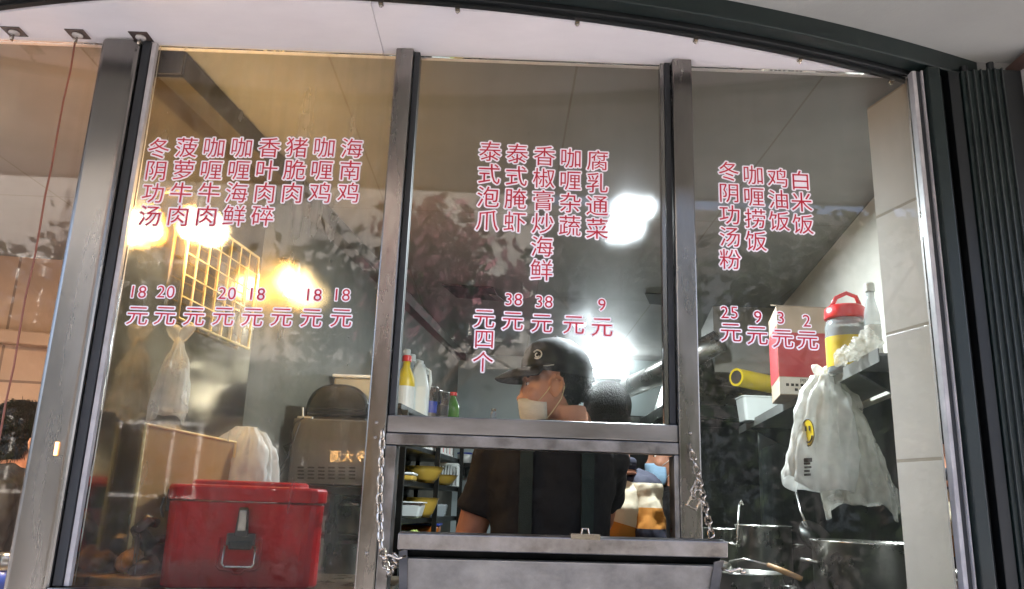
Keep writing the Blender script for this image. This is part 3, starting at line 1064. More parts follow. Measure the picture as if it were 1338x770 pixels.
bc = (-.588, .275)
B().loft([rrect(*bc, .160, .160 * .72, .045, z) if k == 0 else rrect(*bc, h, h * .72, .045, z) for k, (h, z) in enumerate(((.161, 1.1065), (.1645, 1.112), (.1650, 1.20), (.1665, 1.286)))]).obj('body', M['red_plastic'], bx, bevel=.003, smooth=False)
B().loft([rrect(*bc, h, h * .72 + .003, .052, z) for h, z in ((.164, 1.2885), (.171, 1.290), (.171, 1.316), (.167, 1.3215), (.128, 1.3225), (.128, 1.330), (.122, 1.333))]).obj('lid', M['red_plastic'], bx, bevel=.0025)
fy = bc[1] - .1645 * .72 - .0015
lx = bc[0] - .006
lt = B().box((lx - .030, fy - .010, 1.196), (lx + .030, fy + .004, 1.222)).box((lx - .024, fy - .016, 1.188), (lx + .024, fy + .002, 1.206)).obj('latch', M['black_plastic'], bx, bevel=.003)
B().hexa([(lx - .0145, fy - .020, 1.216), (lx + .0145, fy - .020, 1.216), (lx + .0145, fy - .002, 1.216), (lx - .0145, fy - .002, 1.216), (lx - .009, fy - .026, 1.272), (lx + .009, fy - .026, 1.272), (lx + .010, fy - .012, 1.277), (lx - .010, fy - .012, 1.277)]).obj('latch_lever', M['black_plastic'], lt, bevel=.002)
B().hexa([(lx - .0085, fy - .0262, 1.228), (lx + .0085, fy - .0262, 1.228), (lx + .0085, fy - .023, 1.228), (lx - .0085, fy - .023, 1.228), (lx - .0075, fy - .0295, 1.270), (lx + .0075, fy - .0295, 1.270), (lx + .0075, fy - .0265, 1.270), (lx - .0075, fy - .0265, 1.270)]).obj('latch_plate', M['steel_gloss'], lt, bevel=.001)
B().tube([(lx - .031, fy - .012, 1.196), (lx - .033, fy - .014, 1.160), (lx - .028, fy - .015, 1.153), (lx + .028, fy - .015, 1.153), (lx + .033, fy - .014, 1.160), (lx + .031, fy - .012, 1.196)], .0022, 8).obj('handle', M['pot_steel'], bx, smooth=True)
B().tube([(lx - .042, fy - .002, 1.212), (lx - .043, fy - .002, 1.152), (lx - .036, fy - .002, 1.146), (lx - .014, fy - .002, 1.145), (lx - .008, fy - .002, 1.139), (lx + .008, fy - .002, 1.139), (lx + .014, fy - .002, 1.145), (lx + .036, fy - .002, 1.146), (lx + .043, fy - .002, 1.152), (lx + .042, fy - .002, 1.212)], .0028, 8).obj('moulded_rib', M['red_plastic'], bx, smooth=True)
bx.rotation_euler.z = math.radians(14)
for sx in (-1, 1):
    x = bc[0] + sx * .1735
    B().box((x - .006, bc[1] - .03, 1.262), (x + .006, bc[1] + .03, 1.310)).tube([(x + sx * .004, bc[1] - .09, 1.292), (x + sx * .007, bc[1] - .09, 1.27), (x + sx * .004, bc[1] - .07, 1.25)], .003, 8).obj('side_latch', M['black_plastic'], bx, bevel=.002)

# ------------------------------------------------------------------ roast meat, board, acrylic divider
P = at(150, 748, .16)
bd = B().prism([(-.846, .09, 1.1055), (-.735, .09, 1.1055), (-.735, .40, 1.1055), (LW(.40) + .004, .40, 1.1055)], (0, 0, .022)).obj('cutting_board', M['board'], bevel=.003)
tag(bd, 'wooden cutting board lying on the counter beside the red box', 'board')
rp = thing('roast_duck', 'dark glazed roast duck lying beside the red box', 'food', (-.765, .22, 1.128))
c = at(206, 715, .24)
displace(B().ell((c.x, .25, 1.168), (.036, .07, .040), n=24, m=16).obj('body', M['roast'], rp, smooth=True), .012, .03)
B().tube([(c.x - .004, .19, 1.19), (c.x - .012, .15, 1.222), (c.x + .006, .15, 1.243), (c.x + .020, .17, 1.235)], [.02, .016, .015, .010], 12).obj('neck', M['roast'], rp, smooth=True)
B().tube([(c.x + .02, .17, 1.15), (c.x + .01, .14, 1.143), (c.x - .006, .125, 1.135)], [.022, .017, .008], 12).obj('leg', M['roast'], rp, smooth=True)
r2 = at(176, 725, .17)
displace(tag(B().ell((r2.x, .17, 1.158), (.016, .05, .030), n=20, m=12).ell((r2.x - .022, .18, 1.150), (.018, .035, .022), n=20, m=12).obj('roast_pork', M['roast_light'], smooth=True, remesh=.004), 'golden roast pork pieces in front of the dark duck', 'food'), .008, .015)

TL, TR = at(190, 554, .165), at(307, 578, .46)
ad = thing('acrylic_divider', 'brown clear divider board with edges coloured pale as glow behind the red box', 'divider', (TL.x, TL.y, 1.106))
b0, b1 = Vector((TL.x + .004, TL.y, 1.107)), Vector((TR.x, TR.y, 1.107))
dv = (b1 - b0).normalized()
nn = Vector((-dv.y, dv.x, 0)) * .006
t0, t1 = Vector((TL.x, TL.y, TL.z)), Vector((TR.x, TR.y, TR.z))
B().hexa([b0, b1, b1 + nn, b0 + nn, t0, t1, t1 + nn, t0 + nn]).obj('panel', M['acrylic'], ad)
B().tube([b0 - nn * .3, t0 - nn * .3, t1 - nn * .3, b1 - nn * .3], .0042, 8).obj('edge_strip', M['acrylic_edge'], ad)


# ------------------------------------------------------------------ carrier bags
def bag(name, top, halfw, halfd, h, label, m, n=72, seedv=1, twist=0.0, group=None, knot=True, flare=None):
    """a thin plastic carrier bag hanging from one point: pinched top, creased body, open wavy hem"""
    rnd = random.Random(seedv)
    root = thing(name, label, 'bag', top, group)
    T = Vector(top)
    ph = [rnd.uniform(0, 6.28) for _ in range(6)]
    rings = []
    prof = flare or [(0, .10), (.05, .16), (.10, .22), (.2, .42), (.34, .62), (.5, .76), (.68, .88), (.85, .97), (1.0, 1.0)]
    for f, s in prof:
        ring = []
        for k in range(n):
            a = 2 * math.pi * k / n
            rr = 1 + .34 * (abs(math.sin(1.5 * a + ph[0] + 1.2 * f)) - .6) + .22 * (abs(math.sin(3 * a + ph[1] - 1.6 * f)) - .6) + .12 * (abs(math.sin(6.5 * a + ph[2] + f * 2)) - .6) + .05 * math.sin(17 * a + ph[4] + 5 * f)
            rr = 1 + (rr - 1) * (1.2 - .45 * f)
            x = math.cos(a) * halfw * s * rr
            y = math.sin(a) * halfd * s * rr
            z = -h * f + (.02 * math.sin(2 * a + ph[3]) + .012 * math.sin(4 * a + ph[4])) * f * (h / .35)
            ring.append(T + Vector((x + twist * f * h, y, z)))
        rings.append(ring)
    body = B().loft(rings, cap=False).obj('bag_body', m, root, smooth=True, sub=1)
    displace(body, .030 * (h / .35), .04)
    sol = body.modifiers.new('film', 'SOLIDIFY')
    sol.thickness = .0006
    if knot:
        kn = B()
        for s in (-1, 1):
            kn.loft([[T + Vector((s * (.004 + .018 * f) + r_ * math.cos(a) , r_ * .6 * math.sin(a), -.012 + .045 * f + .004 * math.sin(3 * a))) for a in [2 * math.pi * k / 12 for k in range(12)]] for f, r_ in ((0, .010), (.35, .016), (.7, .020), (1, .013))])
        displace(kn.obj('bag_handle', m, root, smooth=True, sub=1), .008, .02)
    return root


FL = [(0, .30), (.03, .34), (.07, .46), (.13, .62), (.2, .72), (.3, .80), (.42, .86), (.55, .90), (.7, .94), (.85, .98), (1.0, 1.0)]
q = at(1085, 490, .60)
b1_ = bag('carrier_bag', (q.x - .012, .62, q.z), .093, .060, .315, 'white carrier bag with a yellow printed face hanging from the shelf edge', M['bag'], seedv=4, twist=-.10, flare=FL)
b2_ = bag('carrier_bag', (q.x + .026, .68, q.z + .004), .102, .055, .375, 'plain thin carrier bag hanging behind the one with the yellow face', M['bag_thin'], seedv=9, twist=.20, flare=FL)
# printed face on the near bag
fc = at(1057, 566, .575)
em = B()
em.lathe([(.034, 0), (.034, .0012)], (0, 0, 0), 28)
mx_ = Matrix.Translation(fc + Vector((-.006, -.012, .0))) @ Matrix.Rotation(math.radians(-74), 4, 'Z') @ Matrix.Rotation(math.radians(90), 4, 'X') @ Matrix.Diagonal((.8, 1.12, 1, 1))
for v in em.bm.verts:
    v.co = mx_ @ v.co
em.obj('printed_face', M['yellow_label'], b1_)
ln = B()
ln.tube([mx_ @ Vector((.024 * math.cos(a), .024 * math.sin(a), .0018)) for a in [math.radians(200 + i * 14) for i in range(11)]], .0022, 6)
ln.tube([mx_ @ Vector((.033 * math.cos(a), .033 * math.sin(a), .0014)) for a in [math.radians(i * 15) for i in range(24)]], .0013, 6, True)
ln.tube([mx_ @ Vector((-.010, .004, .0018)), mx_ @ Vector((-.010, .016, .0018))], .0026, 6).tube([mx_ @ Vector((.010, .004, .0018)), mx_ @ Vector((.010, .016, .0018))], .0026, 6)
ln.obj('printed_line', M['print_dark'], b1_)
pr_ = B()
for i in range(5):
    z = fc.z - .075 - i * .010
    mm = Matrix.Translation((fc.x - .014 - i * .0015, fc.y - .014, z)) @ Matrix.Rotation(math.radians(-74), 4, 'Z')
    pr_.box((-.020, -.0006, -.003 if i else -.006), (.020 - .006 * (i % 2), .0006, .003 if i else .005), mm)
pr_.obj('printed_text', M['print_dark'], b1_)

q = at(325, 558, .50)
bag('carrier_bag', (q.x, .50, q.z), .090, .05, .24, 'pale carrier bag hanging warm lit behind the clear divider', M['bag'], seedv=12, knot=False, flare=FL)
q = at(158, 425, .20)
bag('carrier_bag', (LW(.22) + .052, .22, q.z - .02), .040, .05, .19, 'limp bluish bag hanging high on the metal sheet wall', M['bag_thin'], seedv=21)
# ------------------------------------------------------------------ steel oven with the black appliance on it
Y0 = 1.0
a, b = at(384, 547, Y0), at(484, 547, Y0)
z0, z1 = at(430, 634, Y0).z, at(430, 548, Y0).z
sd = thing('oven_stand', 'dark steel stand under the vented oven casing', 'stand', (-.57, 1.1, 0))
B().box((a.x - .01, Y0 + .002, z0 - .030), (b.x + .03, Y0 + .30, z0 - .002)).obj('shelf', M['steel_dark'], sd, bevel=.002)
B().box((a.x - .01, Y0 + .02, 1.02), (b.x + .03, Y0 + .30, 1.06)).obj('shelf', M['steel_dark'], sd, bevel=.002)
for sx in (a.x, b.x + .005):
    for sy in (Y0 + .01, Y0 + .27):
        B().box((sx - .008, sy, .03), (sx + .014, sy + .022, z0 - .032)).obj('leg', M['steel_dark'], sd)
ov = thing('oven', 'grey steel oven casing with rows of vent slots', 'oven', (-.57, 1.1, z0))
B().box((a.x, Y0, z0), (b.x, Y0 + .26, z1)).obj('casing', M['oven_steel'], ov, bevel=.004)
B().box((b.x + .0005, Y0 + .004, z0 + .004), (b.x + .005, Y0 + .25, z1 - .004)).obj('side_panel', M['black_plastic'], ov)
sl = B()
for i in range(6):
    for j in range(4):
        q = at(393 + i * 13.4, 611 + j * 4.6 + i * .1, Y0)
        sl.box((q.x - .0105, Y0 - .0012, q.z - .0026), (q.x + .0105, Y0 + .002, q.z + .0026))
sl.obj('vent_slot', M['slot'], ov)
t = thing('rounded_appliance', 'glossy black rounded appliance standing on the steel oven', 'appliance', ((a.x + b.x) / 2, 1.12, z1))
l, r = at(397, 546, Y0 + .02).x, at(481, 546, Y0 + .02).x
zt = at(430, 501, Y0 + .02).z
def slab(x0, x1, zb, zt, y0, y1, pw=3.0, n=28):
    out = []
    for k in range(n + 1):
        u = math.pi * (1 - k / n)
        c_, s_ = math.cos(u), math.sin(u)
        sg = 1 if c_ > 0 else -1
        out.append(((x0 + x1) / 2 + sg * abs(c_) ** (2 / pw) * (x1 - x0) / 2, zb + abs(s_) ** (2 / pw) * (zt - zb)))
    return [(x, y0, z) for x, z in out]
B().prism(slab(l, r, z1 + .012, zt, Y0 + .02, 0, 2.6), (0, .20, 0)).obj('body', M['black_gloss'], t, bevel=.014, seg=4, smooth=False)
B().box((l + .01, Y0 + .03, z1 + .0005), (r - .01, Y0 + .21, z1 + .0115)).obj('base', M['black_plastic'], t, bevel=.003)
B().tube([(l + .02, Y0 + .0195, z1 + .035), ((l + r) / 2, Y0 + .0185, z1 + .037), (r - .02, Y0 + .0195, z1 + .035)], .0016, 6).obj('lid_seam', M['slot'], t)
q = at(396, 543, Y0 - .01)
tag(B().box((q.x - .02, Y0 - .001, q.z - .0075), (q.x + .028, Y0 + .018, q.z - .0015)).cyl((q.x - .004, Y0 + .006, q.z - .001), (q.x - .007, Y0 + .006, q.z + .028), .003, n=10).obj('scale_plate', M['white_plastic']), 'small white plate and peg on the oven edge', 'plate')
pts = [at(x, y, Y0 - .03) for x, y in ((397, 546), (386, 552), (380, 566), (382, 578), (370, 584), (373, 592), (377, 597), (368, 610), (358, 621), (362, 627), (372, 610), (380, 585), (392, 552))]
tag(B().tube(pts, .0022, 8).obj('power_cord', M['cord'], smooth=True), 'thin black cord dangling in a loop beside the oven', 'cord')
q0, q1 = at(437, 494, 1.42), at(484, 524, 1.42)
tb = thing('storage_tub', 'cream storage tub behind the black appliance', 'tub', ((q0.x + q1.x) / 2, 1.5, q1.z - .06))
B().hexa([(q0.x + .01, 1.42, q1.z - .06), (q1.x, 1.42, q1.z - .06), (q1.x, 1.56, q1.z - .06), (q0.x + .01, 1.56, q1.z - .06), (q0.x, 1.41, q0.z), (q1.x + .02, 1.41, q0.z), (q1.x + .02, 1.57, q0.z), (q0.x, 1.57, q0.z)]).obj('tub_body', M['beige_plastic'], tb, bevel=.008)
B().box((q0.x - .006, 1.404, q0.z + .001), (q1.x + .026, 1.576, q0.z + .014)).obj('lid', M['white_plastic'], tb, bevel=.004)
# pots glinting under the oven
for (px, py, r_, h_, lab) in ((452, 742, .075, .10, 'low steel pan on the bottom shelf under the oven'), (462, 690, .062, .09, 'covered steel pot on the stand under the oven')):
    q = at(px, py, 1.12)
    zz = 1.0605 if py > 700 else 1.19
    t = thing('steel_pot', lab, 'pot', (q.x, 1.14, zz))
    if py < 700:
        B().box((a.x - .006, Y0 + .03, zz - .012), (b.x + .02, Y0 + .29, zz - .0005)).obj('shelf', M['steel_dark'], sd)
    B().lathe([(r_ * .9, 0), (r_, .01), (r_, h_), (r_ + .006, h_ + .002), (r_ - .002, h_ + .001), (r_ - .004, .012)], (q.x, 1.14, zz), 32).obj('pot_body', M['pot_steel'], t, smooth=True)
    B().lathe([(r_ + .004, h_ + .003), (r_ * .7, h_ + .02), (.012, h_ + .028), (.012, h_ + .04), (.002, h_ + .042)], (q.x, 1.14, zz), 32).obj('lid', M['pot_steel'], t, smooth=True)

# ------------------------------------------------------------------ bowl rack along the left-hand wall
RX = lambda y: -.60 + SK * y
rk = thing('bowl_rack', 'dark open steel rack of bowls seen through the hatch', 'rack', (-.5, 2.0, 0))
RZ = (.80, 1.075, 1.235, 1.385, 1.535, 1.675)
for z in RZ:
    B().prism([(LW(1.5) + .01, 1.5, z - .022), (RX(1.5), 1.5, z - .022), (RX(2.8), 2.8, z - .022), (LW(2.8) + .01, 2.8, z - .022)], (0, 0, .022)).obj('shelf', M['steel_dark'], rk, bevel=.002)
for y in (1.52, 2.17, 2.78):
    for x in (RX(y) + .002, LW(y) + .03):
        B().box((x, y - .016, .03), (x + .022, y + .016, 1.74 if x < RX(y) - .05 else 1.65)).obj('post', M['steel_dark'], rk)


def bowl(c, r, h, m, label, group=None, parts=True):
    t = thing('bowl', label, 'bowl', c, group)
    B().lathe([(r * .55, 0), (r * .72, h * .25), (r * .92, h * .75), (r, h), (r * 1.03, h * 1.01), (r * .97, h * 1.0), (r * .88, h * .75), (r * .66, h * .28), (.002, h * .2)], c, 32).obj('bowl_body', m, t, smooth=True)
    return t


def onrack(px, py, y, z):
    q = at(px, py, y)
    x = min(max(q.x, LW(y) + .08), RX(y) - .03)
    return (x, y, z + .0005)


bowl(onrack(553, 622, 2.05, RZ[3]), .10, .07, M['yellow_bowl'], 'amber bowl on the rack shelf above the lidded tray')
bowl(onrack(575, 625, 2.45, RZ[3]), .09, .05, M['yellow_bowl'], 'flat amber dish beside the wire basket on the rack')
bowl(onrack(562, 650, 2.05, RZ[2]), .085, .085, M['yellow_bowl'], 'tilted deep amber bowl on the lower rack shelf')
bowl(onrack(545, 686, 1.9, RZ[1]), .125, .075, M['yellow_bowl'], 'wide amber bowl holding chopped greens at the hatch edge')
c = onrack(558, 672, 1.9, RZ[1])
displace(tag(B().ell((c[0], c[1], c[2] + .07), (.085, .08, .035), n=24, m=14).obj('chopped_greens', M['greens'], smooth=True, sub=1), 'heap of chopped pale greens in the wide amber bowl', 'food'), .035, .012)
q = onrack(532, 612, 1.75, RZ[3])
t = thing('lidded_box', 'long pale yellow lidded box on the upper rack shelf', 'box', q)
B().box((q[0] - .05, q[1] - .06, q[2]), (q[0] + .04, q[1] + .10, q[2] + .022)).obj('box_body', M['yellow_bowl'], t, bevel=.006)
B().box((q[0] - .054, q[1] - .064, q[2] + .0225), (q[0] + .044, q[1] + .104, q[2] + .032)).obj('lid', M['milk_plastic'], t, bevel=.004)


def basket(c, w_, d_, h_, m, label):
    t = thing('basket', label, 'basket', c)
    x, y, z = c
    bm = B()
    for i in range(9):
        f = -1 + 2 * i / 8
        bm.box((x + f * w_ - .002, y - d_, z + .003), (x + f * w_ + .002, y - d_ + .004, z + h_))
        bm.box((x + f * w_ - .002, y + d_ - .004, z + .003), (x + f * w_ + .002, y + d_, z + h_))
        bm.box((x - w_, y + f * d_ - .002, z + .003), (x - w_ + .004, y + f * d_ + .002, z + h_))
        bm.box((x + w_ - .004, y + f * d_ - .002, z + .003), (x + w_, y + f * d_ + .002, z + h_))
    bm.obj('basket_wall', m, t)
    B().box((x - w_ - .002, y - d_ - .002, z), (x + w_ + .002, y + d_ + .002, z + .003)).obj('base', m, t)
    B().tube([(x - w_, y - d_, z + h_), (x + w_, y - d_, z + h_), (x + w_, y + d_, z + h_), (x - w_, y + d_, z + h_)], .004, 6, True).obj('rim', m, t)


basket(onrack(592, 622, 2.62, RZ[3]), .06, .08, .11, M['milk_plastic'], 'pale wire basket at the far end of the rack')
q = onrack(532, 662, 1.8, RZ[2])
t = thing('tray', 'milky plastic tray leaning beside the deep amber bowl', 'tray', q)
B().hexa([(q[0] - .06, q[1] - .08, q[2]), (q[0] + .06, q[1] - .08, q[2]), (q[0] + .06, q[1] + .08, q[2]), (q[0] - .06, q[1] + .08, q[2]), (q[0] - .075, q[1] - .095, q[2] + .06), (q[0] + .075, q[1] - .095, q[2] + .06), (q[0] + .075, q[1] + .095, q[2] + .06), (q[0] - .075, q[1] + .095, q[2] + .06)]).obj('tray_body', M['milk_plastic'], t, bevel=.01)
B().box((q[0] - .08, q[1] - .10, q[2] + .0605), (q[0] + .08, q[1] + .10, q[2] + .066)).obj('rim', M['milk_plastic'], t, bevel=.002)
q = onrack(585, 658, 2.4, RZ[2])
t = thing('tub', 'small clear tub beside the rack post', 'tub', q)
B().hexa([(q[0] - .045, q[1] - .05, q[2]), (q[0] + .045, q[1] - .05, q[2]), (q[0] + .045, q[1] + .05, q[2]), (q[0] - .045, q[1] + .05, q[2]), (q[0] - .055, q[1] - .06, q[2] + .06), (q[0] + .055, q[1] - .06, q[2] + .06), (q[0] + .055, q[1] + .06, q[2] + .06), (q[0] - .055, q[1] + .06, q[2] + .06)]).obj('tub_body', M['clear_plastic'], t, bevel=.008)
q = at(603, 684, 2.35)
t = thing('sauce_tub', 'square orange sauce tub next to the black shirt sleeve', 'tub', (q.x - .02, 2.35, RZ[1]))
x = RX(2.35) - .09
B().hexa([(x - .075, 2.27, RZ[1] + .0005), (x + .085, 2.27, RZ[1] + .0005), (x + .085, 2.43, RZ[1] + .0005), (x - .075, 2.43, RZ[1] + .0005), (x - .085, 2.26, RZ[1] + .12), (x + .095, 2.26, RZ[1] + .12), (x + .095, 2.44, RZ[1] + .12), (x - .085, 2.44, RZ[1] + .12)]).obj('tub_body', M['orange_tub'], t, bevel=.01)
B().box((x - .09, 2.255, RZ[1] + .1205), (x + .10, 2.445, RZ[1] + .13)).obj('lid', M['blue_plastic'], t, bevel=.003)
# packs in a row on the shelf under the transom
k = 0
for i in range(9):
    y = 2.02 + i * .082
    x = RX(y) - .045
    t = thing('drink_carton', 'small white carton with a red band standing in the row on the rack', 'carton', (x, y, RZ[4]), 'row of small cartons on the rack')
    B().box((x - .03, y - .033, RZ[4] + .0005), (x + .03, y + .033, RZ[4] + .075)).obj('carton_body', M['white_plastic'], t, bevel=.003)
    B().box((x + .0302, y - .03, RZ[4] + .012), (x + .0312, y + .0, RZ[4] + .065)).obj('printed_band', M['red_lid'] if i % 2 else M['print_dark'], t)


# bottles on the top shelf, in view over the transom
def bottle(c, r, h, m, capm, label, neck=.35, band=None, group=None, handle=False):
    x, y, z = c
    t = thing('bottle', label, 'bottle', c, group)
    B().lathe([(r * .85, 0), (r, .01), (r, h * .55), (r * .93, h * .64), (r * neck, h * .82), (r * neck, h * .9)], c, 24).obj('bottle_body', m, t, smooth=True)
    B().lathe([(r * neck * 1.25, h * .9), (r * neck * 1.25, h * .985), (r * neck * 1.0, h)], c, 20).obj('bottle_cap', capm, t)
    if band:
        B().lathe([(r * 1.012, h * .14), (r * 1.012, h * .5)], c, 24, cap=False).obj('label', band, t)
    return t


z = RZ[5]
def top(px, y):
    q = at(px, 540, y)
    return (q.x, y, z + .0005)
bottle(top(527, 2.12), .045, .30, M['yellow_label'], M['red_lid'], 'yellow bottle with a red cap beside the centre post', .4, M['white_plastic'])
c = top(545, 2.2)
t = thing('jug', 'tall milky white plastic jug on the top shelf', 'jug', c)
B().loft([rrect(c[0], c[1], h, h, .015, c[2] + zz) for h, zz in ((.045, 0), (.05, .01), (.05, .16), (.030, .25), (.016, .275), (.016, .29))]).obj('jug_body', M['milk_plastic'], t, bevel=.003)
B().tube([(c[0] + .018, c[1], c[2] + .26), (c[0] + .05, c[1], c[2] + .24), (c[0] + .056, c[1], c[2] + .19), (c[0] + .050, c[1], c[2] + .15)], .007, 8).obj('handle', M['milk_plastic'], t, smooth=True)
for i, (px, y, h, r) in enumerate(((560, 2.35, .18, .043), (566, 2.5, .185, .043), (577, 2.42, .165, .036))):
    c = top(px, y)
    t = thing('steel_cup', ('wide steel cup nearest the white jug', 'wide steel cup behind its twin on the top shelf', 'narrower steel cup beside the green bottle')[i], 'cup', c)
    B().lathe([(r * .8, 0), (r * .86, .01), (r, h), (r * 1.06, h + .003), (r * .97, h), (r * .84, .012)], c, 24).obj('cup_body', M['pot_steel'], t, smooth=True)
    B().lathe([(r * .93, h * .3), (r * .965, h * .62)], c, 24, cap=False).obj('label', M['blue_plastic'] if i != 2 else M['print_dark'], t)
bottle(top(591, 2.55), .036, .19, M['green_bottle'], M['red_lid'], 'short green liquid bottle with a red cap', .45)
for i in range(5):
    y = 2.28 + i * .11
    x = LW(y) + .07
    bottle((x, y, z + .0005), .036, .36 - .006 * i, M['clear_plastic'], M['milk_plastic'], 'clear bottle with a pale cap in the row against the wall', .4, M['blue_plastic'], 'row of clear bottles behind the cups')
# far shelf on the back wall
fs = thing('wall_shelf', 'dark narrow shelf on the far wall beside the rack', 'shelf', (0, 3.85, 1.56))
B().box((-.31, 3.72, 1.535), (.75, 3.99, 1.56)).obj('board', M['steel_dark'], fs)
for x in (-.25, .65):
    B().box((x, 3.73, 1.48), (x + .02, 3.99, 1.534)).obj('bracket', M['steel_dark'], fs)
for i, (x, m, lab) in enumerate(((-.24, 'white_plastic', 'small white tub on the far wall shelf'), (-.13, 'milk_plastic', 'low milky tub on the far wall shelf'), (-.02, 'yellow_label', 'yellow tub on the far wall shelf'))):
    t = thing('tub', lab, 'tub', (x, 3.82, 1.5605))
    B().lathe([(.038, 0), (.045, .005), (.048, .06)], (x, 3.82, 1.5605), 20).obj('tub_body', M[m], t, smooth=True)
    B().lathe([(.051, .061), (.051, .07), (.04, .073)], (x, 3.82, 1.5605), 20).obj('lid', M[('blue_plastic', 'white_plastic', 'yellow_label')[i]], t)
q = at(645, 545, .05)
t = thing('glass_vial', 'tiny clear vial standing on the transom ledge', 'vial', (q.x, .020, 1.4727))
B().lathe([(.006, 0), (.0065, .002), (.0065, .014), (.004, .017), (.004, .019)], (q.x, .020, 1.4727), 16).obj('vial_body', M['clear_plastic'], t, smooth=True)
B().lathe([(.005, .0195), (.005, .024)], (q.x, .020, 1.4727), 16).obj('cap', M['chrome'], t)

# ------------------------------------------------------------------ right-hand wall shelf and what stands on it
SP, SQ = at(1153, 440, .20), at(966, 560, 2.2)
SX = lambda y: SP.x + (SQ.x - SP.x) * (y - .2) / 2.0
ZS2 = 1.688
sh = thing('wall_shelf', 'grey steel shelf on the side wall with bags hanging from its edge', 'shelf', (1.0, 1.2, ZS2))
B().prism([(SX(.23), .23, ZS2 - .004), (RW(.23) - .014, .23, ZS2 - .004), (RW(2.2) - .014, 2.2, ZS2 - .004), (SX(2.2), 2.2, ZS2 - .004)], (0, 0, .006)).obj('board', M['shelf_grey'], sh)
B().prism([(SX(.23) - .003, .23, ZS2 - .020), (SX(2.2) - .003, 2.2, ZS2 - .020), (SX(2.2) - .0005, 2.2, ZS2 - .020), (SX(.23) - .0005, .23, ZS2 - .020)], (0, 0, .034)).obj('edge_lip', M['shelf_grey'], sh)
for y in (.45, 1.2, 2.0):
    B().prism([(SX(y) + .01, y, ZS2 - .006), (RW(y) - .016, y, ZS2 - .006), (RW(y) - .016, y, ZS2 - .12)], (0, .012, 0)).obj('bracket', M['steel_dark'], sh)
zz = ZS2 + .0025
# carton
c0, c1 = at(1019, 510, 1.0), at(1098, 510, 1.0)
hh = at(1060, 402, 1.0).z
t = thing('carton', 'worn red and brown cardboard carton with an open top on the shelf', 'carton', (1.05, 1.1, zz))
dd = Vector((SK * .24 + .02, .24, 0))
A_ = Vector((c0.x, 1.0, zz))
Bb = Vector((c1.x - .012, 1.0, zz))
top_ = Vector((0, 0, hh - zz))
B().hexa([A_, Bb, Bb + dd, A_ + dd, A_ + top_, Bb + top_, Bb + dd + top_, A_ + dd + top_]).obj('carton_body', M['carton_card'], t, bevel=.002)
B().hexa([A_ + Vector((.0, -.0012, .062)), Bb + Vector((-.02, -.0012, .062)), Bb + Vector((-.02, -.0004, .062)), A_ + Vector((0, -.0004, .062)), A_ + Vector((0, -.0012, .215)), Bb + Vector((-.02, -.0012, .215)), Bb + Vector((-.02, -.0004, .215)), A_ + Vector((0, -.0004, .215))]).obj('printed_panel', M['carton_red'], t)
B().hexa([A_ + Vector((-.0014, .002, .062)), A_ + dd + Vector((-.0014, 0, .062)), A_ + dd + Vector((-.0006, 0, .062)), A_ + Vector((-.0006, .002, .062)), A_ + Vector((-.0014, .002, .24)), A_ + dd + Vector((-.0014, 0, .24)), A_ + dd + Vector((-.0006, 0, .24)), A_ + Vector((-.0006, .002, .24))]).obj('printed_panel', M['carton_red'], t)
B().hexa([A_ + Vector((.0, -.0012, .003)), Bb + Vector((0, -.0012, .003)), Bb + Vector((0, -.0004, .003)), A_ + Vector((0, -.0004, .003)), A_ + Vector((0, -.0012, .060)), Bb + Vector((0, -.0012, .060)), Bb + Vector((0, -.0004, .060)), A_ + Vector((0, -.0004, .060))]).obj('printed_panel', M['carton_white'], t)
B().hexa([A_ + top_ + Vector((0, 0, .0005)), Bb + top_ + Vector((.02, 0, .0005)), Bb + top_ + Vector((.02, .05, .008)), A_ + top_ + Vector((0, .05, .014)), A_ + top_ + Vector((-.004, 0, .004)), Bb + top_ + Vector((.02, 0, .003)), Bb + top_ + Vector((.02, .05, .012)), A_ + top_ + Vector((-.004, .05, .018))]).obj('top_flap', M['carton_card'], t)


def words3(text, p, size, m, name, parent, rot=None, flip=False):
    cu = bpy.data.curves.new(name, 'FONT')
    cu.body = text
    cu.size = size
    cu.align_x = 'CENTER'
    cu.extrude = .0002
    ob = bpy.data.objects.new(name, cu)
    COL.objects.link(ob)
    bpy.context.view_layer.update()
    me = bpy.data.meshes.new_from_object(ob.evaluated_get(bpy.context.evaluated_depsgraph_get()))
    bpy.data.objects.remove(ob)
    me.materials.clear()
    me.materials.append(m)
    o = bpy.data.objects.new(name, me)
    COL.objects.link(o)
    o.parent = parent
    o.location = Vector(p) - (rootloc(parent) if parent is not None else Vector())
    o.rotation_euler = rot or (math.radians(90), 0, 0)
    return o


mid = (A_ + Bb) / 2
words3('PRODUCT', (mid.x + .02, .9978, zz + .042), .020, M['print_dark'], 'printed_text', t)
pb = B()
for zc, xs in ((.030, (-.075, -.058, -.043, -.026, -.006, .006, .022, .036)), (.014, (-.046, -.030, -.014, .006, .018))):
    for x in xs:
        pb.box((mid.x + x, .9979, zz + zc), (mid.x + x + .010, .9984, zz + zc + .009))
pb.obj('printed_text', M['print_dark'], t)
